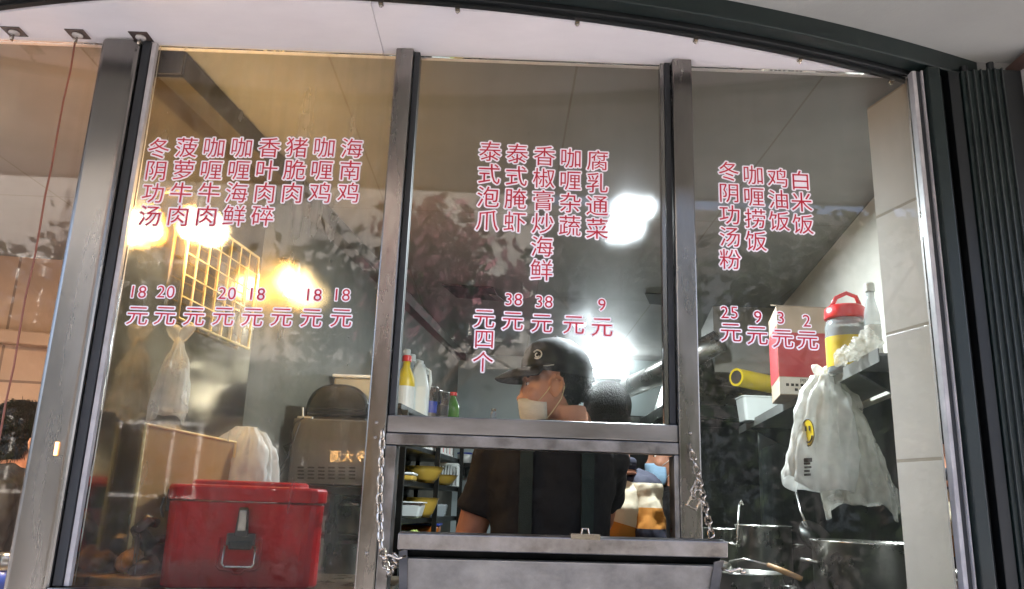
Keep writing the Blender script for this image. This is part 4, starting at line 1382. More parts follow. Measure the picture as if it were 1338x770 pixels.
# red lidded jar
y = .56
jl, jr = at(1080, 440, y), at(1133, 440, y)
c = ((jl.x + jr.x) / 2, y, zz)
r = (jr.x - jl.x) / 2
t = thing('jar', 'plastic jar with a red handled lid and yellow label', 'jar', c)
B().lathe([(r * .95, 0), (r, .008), (r, .135), (r * .9, .155), (r * .8, .162)], c, 36).obj('jar_body', M['clear_plastic'], t, smooth=True)
B().lathe([(r * .95, .006), (r * .96, .128), (r * .3, .132)], (c[0], c[1], c[2] + .001), 32).obj('contents', M['roast'], t, smooth=True)
B().lathe([(r * 1.008, .02), (r * 1.008, .105)], c, 36, cap=False).obj('label', M['yellow_label'], t, smooth=True)
hz = at(1105, 432, y).z - zz
B().lathe([(r * .98, .160), (r * 1.0, .163), (r * .96, .19), (r * .80, .198), (.002, .20)], c, 36).obj('lid', M['red_lid'], t, smooth=True)
B().tube([(c[0] - r * .75, y - .01, zz + .192), (c[0] - r * .5, y - .012, zz + .220), (c[0] + .002, y - .012, zz + .236), (c[0] + r * .5, y - .012, zz + .226), (c[0] + r * .72, y - .01, zz + .194)], .006, 10).obj('lid_handle', M['red_lid'], t, smooth=True)
# small white capped bottle and crumpled bags at the near end
bottle((at(1139, 440, .48).x, .47, zz), .022, .245, M['clear_plastic'], M['white_plastic'], 'slim clear bottle with a white cap beside the tiled pier', .5, M['white_plastic'])
for i, (px, py, y, rx, rz_, lab) in enumerate(((1132, 458, .34, .030, .032, 'crumpled clear bag piled near the shelf end'), (1125, 484, .36, .035, .018, 'flat crumpled clear bag lying on the shelf lip'), (1108, 488, .44, .030, .020, 'crumpled clear bag beside the jar'))):
    q = at(px, py, y)
    o = B().ell((q.x, y, max(q.z, zz + rz_ + .01)), (rx, .04, rz_), n=28, m=16).obj('plastic_bag', M['bag_thin'], smooth=True, sub=1)
    displace(o, .04, .02)
    tag(o, lab, 'bag')
# cling film roll and white tub
y = 1.85
q0, q1 = at(962, 493, y), at(1008, 512, y)
t = thing('film_roll', 'yellow box of cling film rolled end out beside the carton', 'roll', (q0.x, y, q0.z - .05))
p0 = Vector((q0.x, y, q0.z))
p1 = Vector((q1.x + .1, y + .16, q0.z - .01))
B().cyl(p0, p1, .040, n=28).obj('wrapper', M['yellow_label'], t, smooth=False)
ax = (p1 - p0).normalized()
B().lathe([(.030, -.002), (.030, .001)], p0, 24, axis=-ax).obj('core', M['film_core'], t)
pb = B()
for k in range(5):
    a_ = p0 + ax * (.05 + k * .022) + Vector((0, -.0400, -.006))
    e_ = ax * .015
    pb.hexa([a_, a_ + e_, a_ + e_ + Vector((0, .002, 0)), a_ + Vector((0, .002, 0)), a_ + Vector((0, -.0006, .018)), a_ + e_ + Vector((0, -.0006, .018)), a_ + e_ + Vector((0, .0014, .018)), a_ + Vector((0, .0014, .018))])
pb.obj('printed_text', M['carton_red'], t)
q = at(992, 536, 1.84)
t = thing('tub', 'milky white tub under the yellow film box', 'tub', (q.x, 1.86, zz))
B().loft([rrect(q.x, 1.86, h, h * .8, .015, zz + z_) for h, z_ in ((.070, .0005), (.080, .10), (.084, .102), (.084, .108))]).obj('tub_body', M['milk_plastic'], t, bevel=.002)

# ------------------------------------------------------------------ pots on the stove
def pot(c, r, h, label, lid=False, ladle=False, handles=True):
    x, y, z = c
    t = thing('stock_pot', label, 'pot', c)
    B().lathe([(r * .96, 0), (r, .006), (r, h), (r * 1.035, h + .004), (r * 1.035, h + .008), (r * .985, h + .006), (r * .97, .01)], c, 48).obj('pot_body', M['pot_steel'], t, smooth=True)
    if handles:
        for s in (-1, 1):
            B().tube([(x + s * r, y - .03, z + h * .82), (x + s * (r + .03), y - .028, z + h * .84), (x + s * (r + .03), y + .028, z + h * .84), (x + s * r, y + .03, z + h * .82)], .005, 8).obj('handle', M['pot_steel'], t, smooth=True)
    if lid:
        B().lathe([(r * 1.02, h + .009), (r * .8, h + .025), (.015, h + .035), (.015, h + .05), (.002, h + .052)], c, 40).obj('lid', M['pot_steel'], t, smooth=True)
    return t


zt = .9405
q = at(1142, 712, .58)
pot((q.x, .60, zt), .152, q.z - zt, 'widest stock pot with a bright rim under the hanging bags')
q = at(1000, 690, .95)
pot((q.x, .97, zt), .085, q.z - zt, 'tall narrow pot standing behind the wide stock pot')
q = at(955, 690, 1.12)
pot((q.x - .01, 1.16, zt), .075, q.z - zt - .01, 'dark pot nearest the flap corner at the back of the stove')
q = at(978, 742, .62)
pot((q.x, .66, zt), .105, max(.1, q.z - zt - .02), 'low pot with a yellow handled ladle in front of the stove')
q0, q1 = at(1003, 738, .50), at(1048, 757, .46)
t = thing('ladle', 'ladle with a yellow wooden handle lying across the low pot', 'ladle', q1)
B().tube([q0, q0.lerp(q1, .5), q1], [.006, .008, .007], 12).obj('handle', M['board'], t, smooth=True)
B().tube([q0, q0 + Vector((-.05, .04, .01)), q0 + Vector((-.08, .07, .0))], .003, 8).ell(q0 + Vector((-.1, .09, -.012)), (.03, .03, .014)).obj('bowl_end', M['pot_steel'], t, smooth=True)
q = at(962, 660, .95)
t = thing('ladle', 'thin upright ladle handle standing in the back pot', 'ladle', (q.x, 1.0, 1.05))
B().tube([at(962, 735, .93), at(964, 690, .95), at(966, 660, .97)], .0035, 8).obj('handle', M['pot_steel'], t, smooth=True)
B().tube([at(966, 660, .97), at(966, 656, .97) + Vector((.006, 0, .004)), at(968, 660, .97) + Vector((.008, 0, 0))], .0035, 8).obj('hook_end', M['pot_steel'], t, smooth=True)
q = at(1060, 690, .9)
t = thing('strainer', 'wire strainer leaning among the pots', 'strainer', q)
B().lathe([(.06, .0), (.055, -.02), (.03, -.036), (.002, -.04)], at(1068, 700, .9), 24, axis=(.3, -.6, .6)).obj('mesh_bowl', M['steel_dark'], t, smooth=True)
B().tube([at(1060, 700, .9), at(1046, 668, .95), at(1040, 640, 1.0)], .004, 8).obj('handle', M['pot_steel'], t, smooth=True)

# ------------------------------------------------------------------ range hood and duct
hd = thing('range_hood', 'grey steel range hood over the stove behind the centre and end panes', 'hood', (1.1, 2.5, 1.8))
x0 = at(884, 500, 2.3).x
x1 = RW(2.4) - .02
zb = at(900, 536, 2.3).z
zt = at(930, 462, 2.3).z
B().hexa([(x0 - .10, 2.10, zb + .002), (x1, 2.10, zb + .002), (x1 + .1, 3.2, zb + .002), (x0 + .02, 3.2, zb + .002), (x0 + .06, 2.42, zt), (x1, 2.42, zt), (x1 + .1, 3.2, zt), (x0 + .12, 3.2, zt)]).obj('canopy', M['steel'], hd, bevel=.004)
B().box((x0 - .105, 2.095, zb - .055), (x1, 2.115, zb)).box((x0 - .105, 2.115, zb - .055), (x0 - .085, 3.15, zb)).obj('lip', M['steel_dark'], hd, bevel=.003)
B().tube([at(822, 506, 2.9), at(850, 494, 2.6), at(886, 474, 2.35), at(940, 446, 2.2)], .058, 28).obj('duct', M['pot_steel'], hd, smooth=True)
tag(B().prism([(RW(2.3) - .35, 2.32, ZC - .36), (RW(2.3) - .02, 2.32, ZC - .36), (RW(2.9) - .02, 2.9, ZC - .36), (RW(2.9) - .35, 2.9, ZC - .36)], (0, 0, .352)).obj('boxed_duct', M['paint_wall_warm']), 'pale boxed duct at the ceiling behind the carton', 'duct')
# dark cabinet wall under the hood
cb = thing('cabinet', 'dark steel cabinet standing behind the stove under the hood', 'cabinet', (.9, 3.0, 0))
B().box((.62, 2.75, .03), (1.40, 3.3, 1.80)).obj('carcass', M['steel_dark'], cb, bevel=.004)
B().box((.632, 2.738, .1), (.998, 2.749, 1.75)).obj('door', M['steel_dark'], cb, bevel=.002)
B().box((1.004, 2.738, .1), (1.39, 2.749, 1.75)).obj('door', M['steel_dark'], cb, bevel=.002)

# ------------------------------------------------------------------ wire grid on the metal wall by the warm lamps
wg = thing('wire_grid', 'white wire hanging grid on the metal wall beside the warm lamp', 'grid', (LW(.5) + .02, .5, 1.75))
fr = B()
z0, z1, ya, yb = 1.72, 2.0, .26, .66
X = lambda y: LW(y) + .018
fr.tube([(X(ya), ya, z0), (X(yb), yb, z0), (X(yb), yb, z1), (X(ya), ya, z1)], .0045, 8, True)
fr.obj('frame', M['acrylic_edge'], wg, smooth=True)
wr = B()
n = 7
for i in range(1, n):
    y = ya + (yb - ya) * i / n
    wr.tube([(X(y), y, z0), (X(y), y, z1)], .0020, 6)
for j in range(1, 5):
    z = z0 + (z1 - z0) * j / 5
    wr.tube([(X(ya) + .004, ya, z), (X(yb) + .004, yb, z)], .0020, 6)
wr.obj('wire', M['acrylic_edge'], wg)

# ================================================================== people
def frame(loc, yaw, pitch=0.0, s=1.0):
    """local x = forward (yaw measured from world +x), y = the body's left, z = up"""
    return Matrix.Translation(loc) @ Matrix.Rotation(yaw, 4, 'Z') @ Matrix.Rotation(pitch, 4, 'Y') @ Matrix.Scale(s, 4)


def put_ell(b, T, c, r, n=20, m=12, rot=None):
    R3 = T.to_3x3()
    if rot is not None:
        R3 = R3 @ rot
    b.ell(T @ Vector(c), r, R3, n, m)


def put_loft(b, T, rings, n=20):
    """rings: (z, xc, rx, ry)"""
    out = []
    for z, xc, rx, ry in rings:
        out.append([T @ Vector((xc + rx * math.cos(2 * math.pi * k / n), ry * math.sin(2 * math.pi * k / n), z)) for k in range(n)])
    b.loft(out)


def head_into(b, T):
    """T's origin is at chin height on the head's axis; the head is .235 tall"""
    put_ell(b, T, (-.012, 0, .150), (.097, .075, .086))
    put_loft(b, T, [(.0, .058, .024, .026), (.012, .050, .040, .040), (.035, .036, .058, .055), (.065, .026, .070, .063), (.10, .018, .077, .068), (.135, .012, .080, .070)])
    put_ell(b, T, (.097, 0, .080), (.017, .015, .013))
    put_ell(b, T, (.088, 0, .103), (.014, .010, .030), rot=Matrix.Rotation(math.radians(-16), 3, 'Y'))
    put_ell(b, T, (.080, 0, .134), (.014, .050, .011))
    put_ell(b, T, (.088, 0, .049), (.012, .023, .006))
    put_ell(b, T, (.086, 0, .039), (.012, .020, .007))
    put_ell(b, T, (.078, 0, .014), (.016, .020, .014))
    for s in (-1, 1):
        put_ell(b, T, (.056, .044 * s, .085), (.026, .022, .020))
        put_ell(b, T, (-.002, .077 * s, .098), (.017, .008, .029), rot=Matrix.Rotation(math.radians(-12), 3, 'Y'))
        b.tube([T @ Vector((x, y * s, z)) for x, y, z in ((.012, .078, .104), (.010, .083, .122), (-.004, .087, .130), (-.020, .090, .122), (-.024, .090, .104), (-.016, .086, .084), (-.004, .081, .072), (.004, .078, .070))], [.0042, .0045, .005, .005, .005, .0048, .0055, .005], 8)
        b.tube([T @ Vector((x, y * s, z)) for x, y, z in ((.010, .079, .092), (.006, .083, .094), (.010, .079, .098))], .004, 8)
    put_loft(b, T, [(.05, -.030, .056, .054), (.0, -.034, .056, .056), (-.05, -.042, .058, .060), (-.10, -.052, .066, .075)])


def eyes(T, parent):
    for s in (-1, 1):
        b = B()
        put_ell(b, T, (.071, .033 * s, .117), (.0115, .013, .0085))
        e = b.obj('eye', M['eye'], parent, smooth=True)
        b = B()
        put_ell(b, T, (.0805, .034 * s, .117), (.003, .0058, .0058))
        b.obj('iris', M['iris'], e, smooth=True)
        b = B()
        b.tube([T @ Vector((.083, .014 * s, .133)), T @ Vector((.086, .030 * s, .138)), T @ Vector((.074, .052 * s, .134))], [.003, .0042, .002], 8)
        b.obj('eyebrow', M['hair'], parent, smooth=True)


def hand_into(b, wrist, dirn, up, s=1.0, left=True, curl=.5):
    """palm and five bent fingers leaving WRIST along DIRN; UP: back of the hand"""
    d = Vector(dirn).normalized()
    u = (Vector(up) - d * Vector(up).dot(d)).normalized()
    r = d.cross(u) * (1 if left else -1)
    Wr = Vector(wrist)
    R3 = Matrix((d, r, u)).transposed()
    b.ell(Wr + d * .048 * s, (.052 * s, .040 * s, .015 * s), R3, 16, 10)
    for i, (off, ln) in enumerate(((-.030, .066), (-.010, .076), (.010, .071), (.029, .056))):
        p = Wr + d * .088 * s + r * off * s
        pts = [p - d * .025 * s, p]
        a = 0.0
        for k, f in enumerate((.45, .30, .25)):
            a += curl * (.5 if k == 0 else .8)
            p = p + (d * math.cos(a) - u * math.sin(a)) * ln * f * s
            pts.append(p)
        b.tube(pts, [.0095 * s, .0092 * s, .0085 * s, .0078 * s, .006 * s], 10)
    p = Wr + d * .022 * s - r * .030 * s
    b.tube([p, p + (d * .6 - r * .8) * .034 * s - u * .006 * s, p + (d * .85 - r * .5) * .062 * s - u * .014 * s, p + (d * 1.0 - r * .2) * .082 * s - u * .022 * s], [.013 * s, .0115 * s, .010 * s, .007 * s], 10)


def torso_rings(T, H, wd=1.0, dp=1.0, n=28):
    """shirt rings from the hips to the neck of a person whose shoulders are at height H"""
    out = []
    for dz, xc, rx, ry in ((-.56, -.01, .112, .165), (-.45, -.005, .112, .160), (-.33, .0, .112, .162), (-.2, .003, .118, .176), (-.10, .0, .120, .190), (-.04, -.008, .108, .192), (.005, -.018, .088, .168), (.035, -.028, .072, .118), (.055, -.034, .064, .076)):
        ring = []
        for k in range(n):
            a = 2 * math.pi * k / n
            ca, sa = math.cos(a), math.sin(a)
            p = .82
            x = (abs(ca) ** p) * (1 if ca > 0 else -1) * rx * dp
            y = (abs(sa) ** p) * (1 if sa > 0 else -1) * ry * wd
            ring.append(T @ Vector((xc + x, y, H + dz)))
        out.append(ring)
    return out


def legs_into(b, T, hip):
    for s in (-1, 1):
        pts = [T @ Vector((-.005, .085 * s, hip + .04)), T @ Vector((.0, .09 * s, hip - .12)), T @ Vector((.01, .095 * s, hip * .52)), T @ Vector((-.01, .10 * s, hip * .28)), T @ Vector((-.02, .10 * s, .10))]
        b.tube(pts, [.098, .092, .064, .060, .048], 18)


def shoes(T, parent):
    for s in (-1, 1):
        b = B()
        put_ell(b, T, (.045, .10 * s, .078), (.125, .045, .045))
        b.box((-.07, .10 * s - .04, .032), (.16, .10 * s + .04, .05), T)
        b.obj('shoe', M['black_plastic'], parent, smooth=True, remesh=.01)


def strands(b, HT, ells, n, ln, seed, keep):
    rnd = random.Random(seed)
    R3 = HT.to_3x3()
    for i in range(n):
        c, r = rnd.choice(ells)
        v = Vector((rnd.gauss(0, 1), rnd.gauss(0, 1), rnd.gauss(0, 1))).normalized()
        p = Vector((c[0] + v.x * r[0], c[1] + v.y * r[1], c[2] + v.z * r[2]))
        if not keep(p):
            continue
        d = (v * .55 + Vector((-.15, 0, -.7)) + Vector((rnd.uniform(-.4, .4), rnd.uniform(-.4, .4), rnd.uniform(-.3, .3)))).normalized()
        w_ = d.cross(v)
        w_ = (w_.normalized() if w_.length > 1e-4 else Vector((0, 1, 0))) * .0011
        L_ = ln * rnd.uniform(.6, 1.3)
        q = p - v * .002
        vs = [b.bm.verts.new(HT @ x) for x in (q - w_, q + w_, q + d * L_ * .6 + v * .002 + w_ * .6, q + d * L_, q + d * L_ * .6 + v * .002 - w_ * .6)]
        b._face(vs)



# ---------------------------------------------------------------- the cook at the hatch
def cook():
    SH = 1.475                                           # shoulder height
    root = thing('person', 'cook in black cap and shirt, back to the hatch and face turned aside', 'person', (.142, .62, .03))
    T = frame((.142, .62, 0), math.radians(90))
    HT = frame((.158, .635, 1.527), math.radians(176), math.radians(4), 1.0)
    # body: head, neck, chest, arms and hands as one skin
    b = B()
    head_into(b, HT)
    b.loft([[p.lerp(sum(r, Vector()) / len(r), .10) for p in r] for r in torso_rings(T, SH)[3:]])
    arms = {}
    for s, el, wr in ((1, (-.085, .66, 1.19), (-.05, .90, 1.10)), (-1, (.315, .88, 1.27), (.25, 1.02, 1.10))):
        sh = T @ Vector((-.012, .158 * s, SH - .038))
        el, wr = Vector(el), Vector(wr)
        b.tube([sh, sh.lerp(el, .5), el, el.lerp(wr, .35), wr], [.050, .047, .041, .041, .028], 16)
        hand_into(b, wr, (wr - el) * Vector((1, 1, .4)), (0, 0, 1), 1.0, s > 0, .5)
        arms[s] = (sh, el, wr)
    b.obj('body', M['skin'], root, remesh=.0042)
    eyes(HT, root)
    # shirt with short sleeves
    b = B()
    b.loft(torso_rings(T, SH, .96, 1.05))
    for s in (1, -1):
        sh, el, wr = arms[s]
        sh2 = T @ Vector((-.012, .135 * s, SH - .030))
        b.tube([sh2, sh + Vector((0, 0, .0)), sh.lerp(el, .38), sh.lerp(el, .63)], [.058, .060, .058, .064], 22)
    shirt = b.obj('shirt', M['shirt'], root, remesh=.008)
    displace(shirt, .018, .07)
    b = B()
    c = HT @ Vector((-.046, 0, -.055))
    b.lathe([(.066, -.016), (.070, -.006), (.069, .010), (.064, .020), (.060, .022)], c, 28, axis=(.05, -.12, 1))
    b.obj('collar', M['shirt'], shirt, smooth=True)
    # trousers
    b = B()
    legs_into(b, T, .93)
    b.loft([[p for p in r] for r in torso_rings(T, SH, .97, .95)[:2]])
    put_ell(b, T, (-.01, 0, .95), (.12, .165, .10))
    b.obj('trousers', M['trousers'], root, remesh=.014)
    shoes(T, root)
    # apron: bib in front, straps down the back
    ap = B()
    ap.loft([[T @ Vector((x_, y_ * f, z)) for x_, y_ in ((.128, -.10), (.150, -.05), (.155, 0), (.150, .05), (.128, .10), (.140, .05), (.145, 0), (.140, -.05))] for z, f in ((.62, 1.5), (.95, 1.5), (1.15, 1.2), (1.38, 1.0))])
    apr = ap.obj('apron', M['apron'], root)
    R_ = torso_rings(T, SH, .96, 1.05, 64)
    for yc in (.072, -.092):
        def edge(y, off):
            path = []
            for r in R_[:8]:
                ps = sorted([p for p in r if (p - T @ Vector((0, 0, p.z))).y < .0], key=lambda p: abs((T.inverted() @ p).y - y))[:2]
                p = ps[0].lerp(ps[1], .5)
                q = T @ Vector((0, y, 0))
                path.append(Vector((q.x, p.y - off, p.z)))
            return path
        a_, b_, c_, d_ = edge(yc - .017, .010), edge(yc + .017, .010), edge(yc + .017, -.004), edge(yc - .017, -.004)
        s_ = B()
        s_.loft([[a_[i], b_[i], c_[i], d_[i]] for i in range(len(a_))])
        s_.obj('strap', M['apron'], apr, smooth=False)
    # hair below the cap
    b = B()
    E_ = [((-.032, 0, .142), (.078, .0755, .088)), ((-.050, 0, .104), (.055, .062, .046))]
    for c_, r_ in E_:
        put_ell(b, HT, c_, r_, 30, 20)
    strands(b, HT, E_, 4200, .007, 2, lambda p: p.z < .175)
    b.obj('hair', M['hair'], root)
    # cap
    b = B()
    n = 32
    rings = []
    for f in (0, .18, .38, .58, .76, .9, .98):
        th = f * math.pi / 2
        z = .142 + .112 * math.sin(th) + .010 * (1 - f)
        k = math.cos(th) ** .8
        rings.append([HT @ Vector((-.010 + .107 * k * math.cos(2 * math.pi * j / n), .086 * k * math.sin(2 * math.pi * j / n), z - .020 * (1 - f) * (1 - math.cos(2 * math.pi * j / n)) * .5 + .012 * (1 - f) * math.cos(2 * math.pi * j / n))) for j in range(n)])
    b.loft(rings)
    cap = b.obj('cap', M['cap'], root, smooth=True)
    b = B()
    top, bot = [], []
    rings = []
    for i in range(13):
        a = math.radians(-78 + 156 * i / 12)
        ca, sa = math.cos(a), math.sin(a)
        base = Vector((-.010 + .106 * ca, .085 * sa, .160 + .010 * ca))
        ext = .078 * max(0, ca) ** .55
        tip = base + Vector((ext, .0, -.026 * (ext / .078) - .014 * abs(sa)))
        rings.append([HT @ (base + Vector((-.01, 0, .0))), HT @ (base.lerp(tip, .5) + Vector((0, 0, .006))), HT @ tip, HT @ (tip + Vector((0, 0, -.004))), HT @ (base.lerp(tip, .5) + Vector((0, 0, .001))), HT @ (base + Vector((-.01, 0, -.005)))])
    b.loft(rings)
    b.obj('cap_visor', M['cap'], cap, smooth=True)
    b = B()
    b.ell(HT @ Vector((-.010, 0, .255)), (.008, .008, .005), None, 12, 8)
    b.obj('cap_button', M['cap'], cap, smooth=True)
    # embroidered mark on the side of the cap
    sd = 1 if (HT @ Vector((0, 1, 0))).y < HT.translation.y else -1
    b = B()
    def onc(x, z):
        k2 = max(0.0, 1 - ((x + .010) / .107) ** 2)
        zz = max(0, min(1, (z - .150) / .112))
        y = .086 * math.sqrt(k2) * (1 - zz ** 2) ** .40 + .002
        return HT @ Vector((x, y * sd, z))
    b.tube([onc(.046 + .0125 * math.cos(a), .195 + .0125 * math.sin(a)) for a in [math.radians(35 + i * 25) for i in range(12)]], .0021, 6)
    b.tube([onc(.046 + .006 * math.cos(a), .193 + .006 * math.sin(a)) for a in [math.radians(-150 + i * 30) for i in range(9)]], .0017, 6)
    b.obj('cap_mark', M['logo'], cap)
    b = B()
    b.tube([onc(.030, .160), onc(.015, .159), onc(.0, .160)], .0011, 6)
    b.obj('cap_tag', M['logo'], cap)
    # mask pulled down under the nose, loops round the ear
    b = B()
    rings = []
    for z, xs, w in ((.076, .107, .046), (.068, .1095, .055), (.060, .1055, .060), (.052, .1085, .0625), (.043, .1035, .0625), (.034, .1065, .0625), (.025, .1015, .060), (.016, .1035, .058), (.006, .0975, .053), (-.006, .092, .045), (-.016, .080, .034)):
        ring = []
        for i in range(15):
            a = math.radians(-88 + 176 * i / 14)
            ring.append(HT @ Vector((.02 + (xs - .02) * math.cos(a) ** .8 + (.003 if i % 2 else 0) * 0, w * math.sin(a) * 1.10, z + (.012 * math.cos(a) - .010))))
        rings.append(ring)
    bm_ = b
    for i in range(len(rings) - 1):
        va = [bm_.bm.verts.new(p) for p in rings[i]]
        vb = [bm_.bm.verts.new(p) for p in rings[i + 1]]
        for k in range(14):
            bm_._face([va[k], va[k + 1], vb[k + 1], vb[k]])
    bmesh.ops.remove_doubles(bm_.bm, verts=bm_.bm.verts, dist=.0002)
    mk = bm_.obj('mask', M['mask'], root, smooth=True, sub=1)
    so = mk.modifiers.new('cloth', 'SOLIDIFY')
    so.thickness = .0022
    so.offset = 1
    b = B()
    for s in (-1, 1):
        b.tube([HT @ Vector(p) for p in ((.050, .066 * s, .062), (.025, .074 * s, .086), (.0, .0815 * s, .118), (-.018, .084 * s, .122), (-.026, .082 * s, .096), (-.016, .079 * s, .066), (.012, .072 * s, .030), (.036, .064 * s, .004))], .0014, 8)
    b.obj('mask_loop', M['mask_loop'], mk, smooth=True)
    return root


cook()


# ---------------------------------------------------------------- the colleague in the banded jacket
def jacket_mat(name, bands, axis_off=(0, 0, 0), tilt=0.0):
    """cloth in broad bands by height"""
    m = mat(name, (200, 190, 165), .85, 0, 0, bump=.25, bscale=26)
    t = m.node_tree
    N, L = t.nodes, t.links
    tc = N.new('ShaderNodeTexCoord')
    sx = N.new('ShaderNodeSeparateXYZ')
    L.new(tc.outputs['Object'], sx.inputs[0])
    mu = N.new('ShaderNodeMath')
    mu.operation = 'MULTIPLY_ADD'
    mu.inputs[1].default_value = tilt
    L.new(sx.outputs['X'], mu.inputs[0])
    L.new(sx.outputs['Z'], mu.inputs[2])
    mr = N.new('ShaderNodeMapRange')
    mr.inputs['From Min'].default_value = .8
    mr.inputs['From Max'].default_value = 1.6
    L.new(mu.outputs[0], mr.inputs['Value'])
    r = N.new('ShaderNodeValToRGB')
    r.color_ramp.interpolation = 'CONSTANT'
    e = r.color_ramp.elements
    while len(e) > 1:
        e.remove(e[-1])
    for i, (z, c) in enumerate(bands):
        p = (z - .8) / .8
        if i == 0:
            e[0].position = 0
            e[0].color = lin(c)
        else:
            q = e.new(p)
            q.color = lin(c)
    L.new(mr.outputs[0], r.inputs[0])
    L.new(r.outputs[0], N['Principled BSDF'].inputs['Base Color'])
    return m


NAVY, CREAM, MUST = (20, 23, 40), (178, 169, 146), (160, 104, 30)
M['jk_body'] = jacket_mat('banded_jacket_body', [(0, NAVY), (1.18, MUST), (1.245, CREAM), (1.385, NAVY), (1.50, CREAM)], tilt=.25)
M['jk_arm'] = jacket_mat('banded_jacket_sleeve', [(0, NAVY), (1.212, MUST), (1.276, CREAM), (1.356, NAVY)], tilt=0.0)


def colleague():
    SH = 1.405
    X0, Y0_ = .312, 1.12
    root = thing('person', 'worker in a cream navy and mustard banded jacket standing behind the cook', 'person', (X0, Y0_, .03))
    yaw = math.radians(-112)
    T = frame((X0, Y0_, 0), yaw)
    HT = frame((X0 + .05, Y0_ - .01, 1.495), math.radians(115), math.radians(8), .97)
    b = B()
    head_into(b, HT)
    b.loft([[p.lerp(sum(r, Vector()) / len(r), .12) for p in r] for r in torso_rings(T, SH)[3:]])
    arms = {}
    for s in (1, -1):
        sh = T @ Vector((-.012, .170 * s, SH - .040))
        el = T @ Vector((.03, .215 * s, SH - .30))
        wr = T @ Vector((.22, .16 * s, SH - .42))
        b.tube([sh, sh.lerp(el, .5), el, el.lerp(wr, .4), wr], [.045, .043, .038, .036, .027], 14)
        hand_into(b, wr, wr - el, (0, 0, 1), 1.0, s > 0, .5)
        arms[s] = (sh, el, wr)
    b.obj('body', M['skin'], root, remesh=.006)
    eyes(HT, root)
    b = B()
    b.loft(torso_rings(T, SH, 1.0, 1.08))
    jk = b.obj('jacket', M['jk_body'], root, remesh=.009)
    jk_loc = rootloc(jk)
    displace(jk, .022, .07)
    for s in (1, -1):
        sh, el, wr = arms[s]
        b = B()
        b.tube([T @ Vector((-.012, .135 * s, SH - .025)), sh, sh.lerp(el, .5), el, el.lerp(wr, .5), el.lerp(wr, .94)], [.060, .064, .064, .060, .055, .046], 22)
        b.ell(sh + Vector((0, 0, -.004)), (.072, .070, .066))
        displace(b.obj('sleeve', M['jk_arm'], jk, remesh=.009), .024, .06)
    b = B()
    b.lathe([(.072, -.02), (.072, .012), (.064, .02)], HT @ Vector((-.046, 0, -.055)), 24)
    b.obj('collar', M['jk_body'], jk, smooth=True)
    fwd = (T.to_3x3() @ Vector((1, 0, 0)))
    p = T @ Vector((.132, -.045, 1.345))
    for i, (tx, sz) in enumerate((('AL I', .030),)):
        words3(tx, p + Vector((.03, -.01, -.045 * i)), sz, M['print_dark'], 'printed_text', jk, rot=(math.radians(86), 0, yaw + math.radians(90)))
    b = B()
    legs_into(b, T, .93)
    put_ell(b, T, (-.01, 0, .95), (.12, .165, .10))
    b.obj('trousers', M['trousers'], root, remesh=.014)
    shoes(T, root)
    b = B()
    E_ = [((-.026, 0, .150), (.097, .0805, .094)), ((-.045, 0, .095), (.066, .070, .06)), ((.03, 0, .205), (.062, .066, .034))]
    for c_, r_ in E_:
        put_ell(b, HT, c_, r_, 30, 20)
    b.obj('hair', M['hair'], root)


def simple_mask(HT, root, m):
    b = B()
    rings = []
    for z, xs, w in ((.088, .112, .044), (.070, .113, .058), (.046, .108, .064), (.020, .104, .062), (.0, .095, .05), (-.012, .082, .036)):
        rings.append([HT @ Vector((.02 + (xs - .02) * math.cos(a) ** .8, w * math.sin(a) * 1.10, z - .006)) for a in [math.radians(-86 + 172 * i / 14) for i in range(15)]])
    for i in range(len(rings) - 1):
        va = [b.bm.verts.new(p) for p in rings[i]]
        vb = [b.bm.verts.new(p) for p in rings[i + 1]]
        for k in range(14):
            b._face([va[k], va[k + 1], vb[k + 1], vb[k]])
    bmesh.ops.remove_doubles(b.bm, verts=b.bm.verts, dist=.0002)
    mk = b.obj('mask', m, root, smooth=True, sub=1)
    so = mk.modifiers.new('cloth', 'SOLIDIFY')
    so.thickness = .002
    so.offset = 1
    b = B()
    for s in (-1, 1):
        b.tube([HT @ Vector(p) for p in ((.050, .066 * s, .072), (.025, .074 * s, .092), (.0, .0815 * s, .118), (-.018, .084 * s, .122), (-.026, .082 * s, .096), (-.016, .079 * s, .066), (.012, .072 * s, .036), (.036, .064 * s, .010))], .0013, 8)
    b.obj('mask_loop', M['white_plastic'], mk, smooth=True)


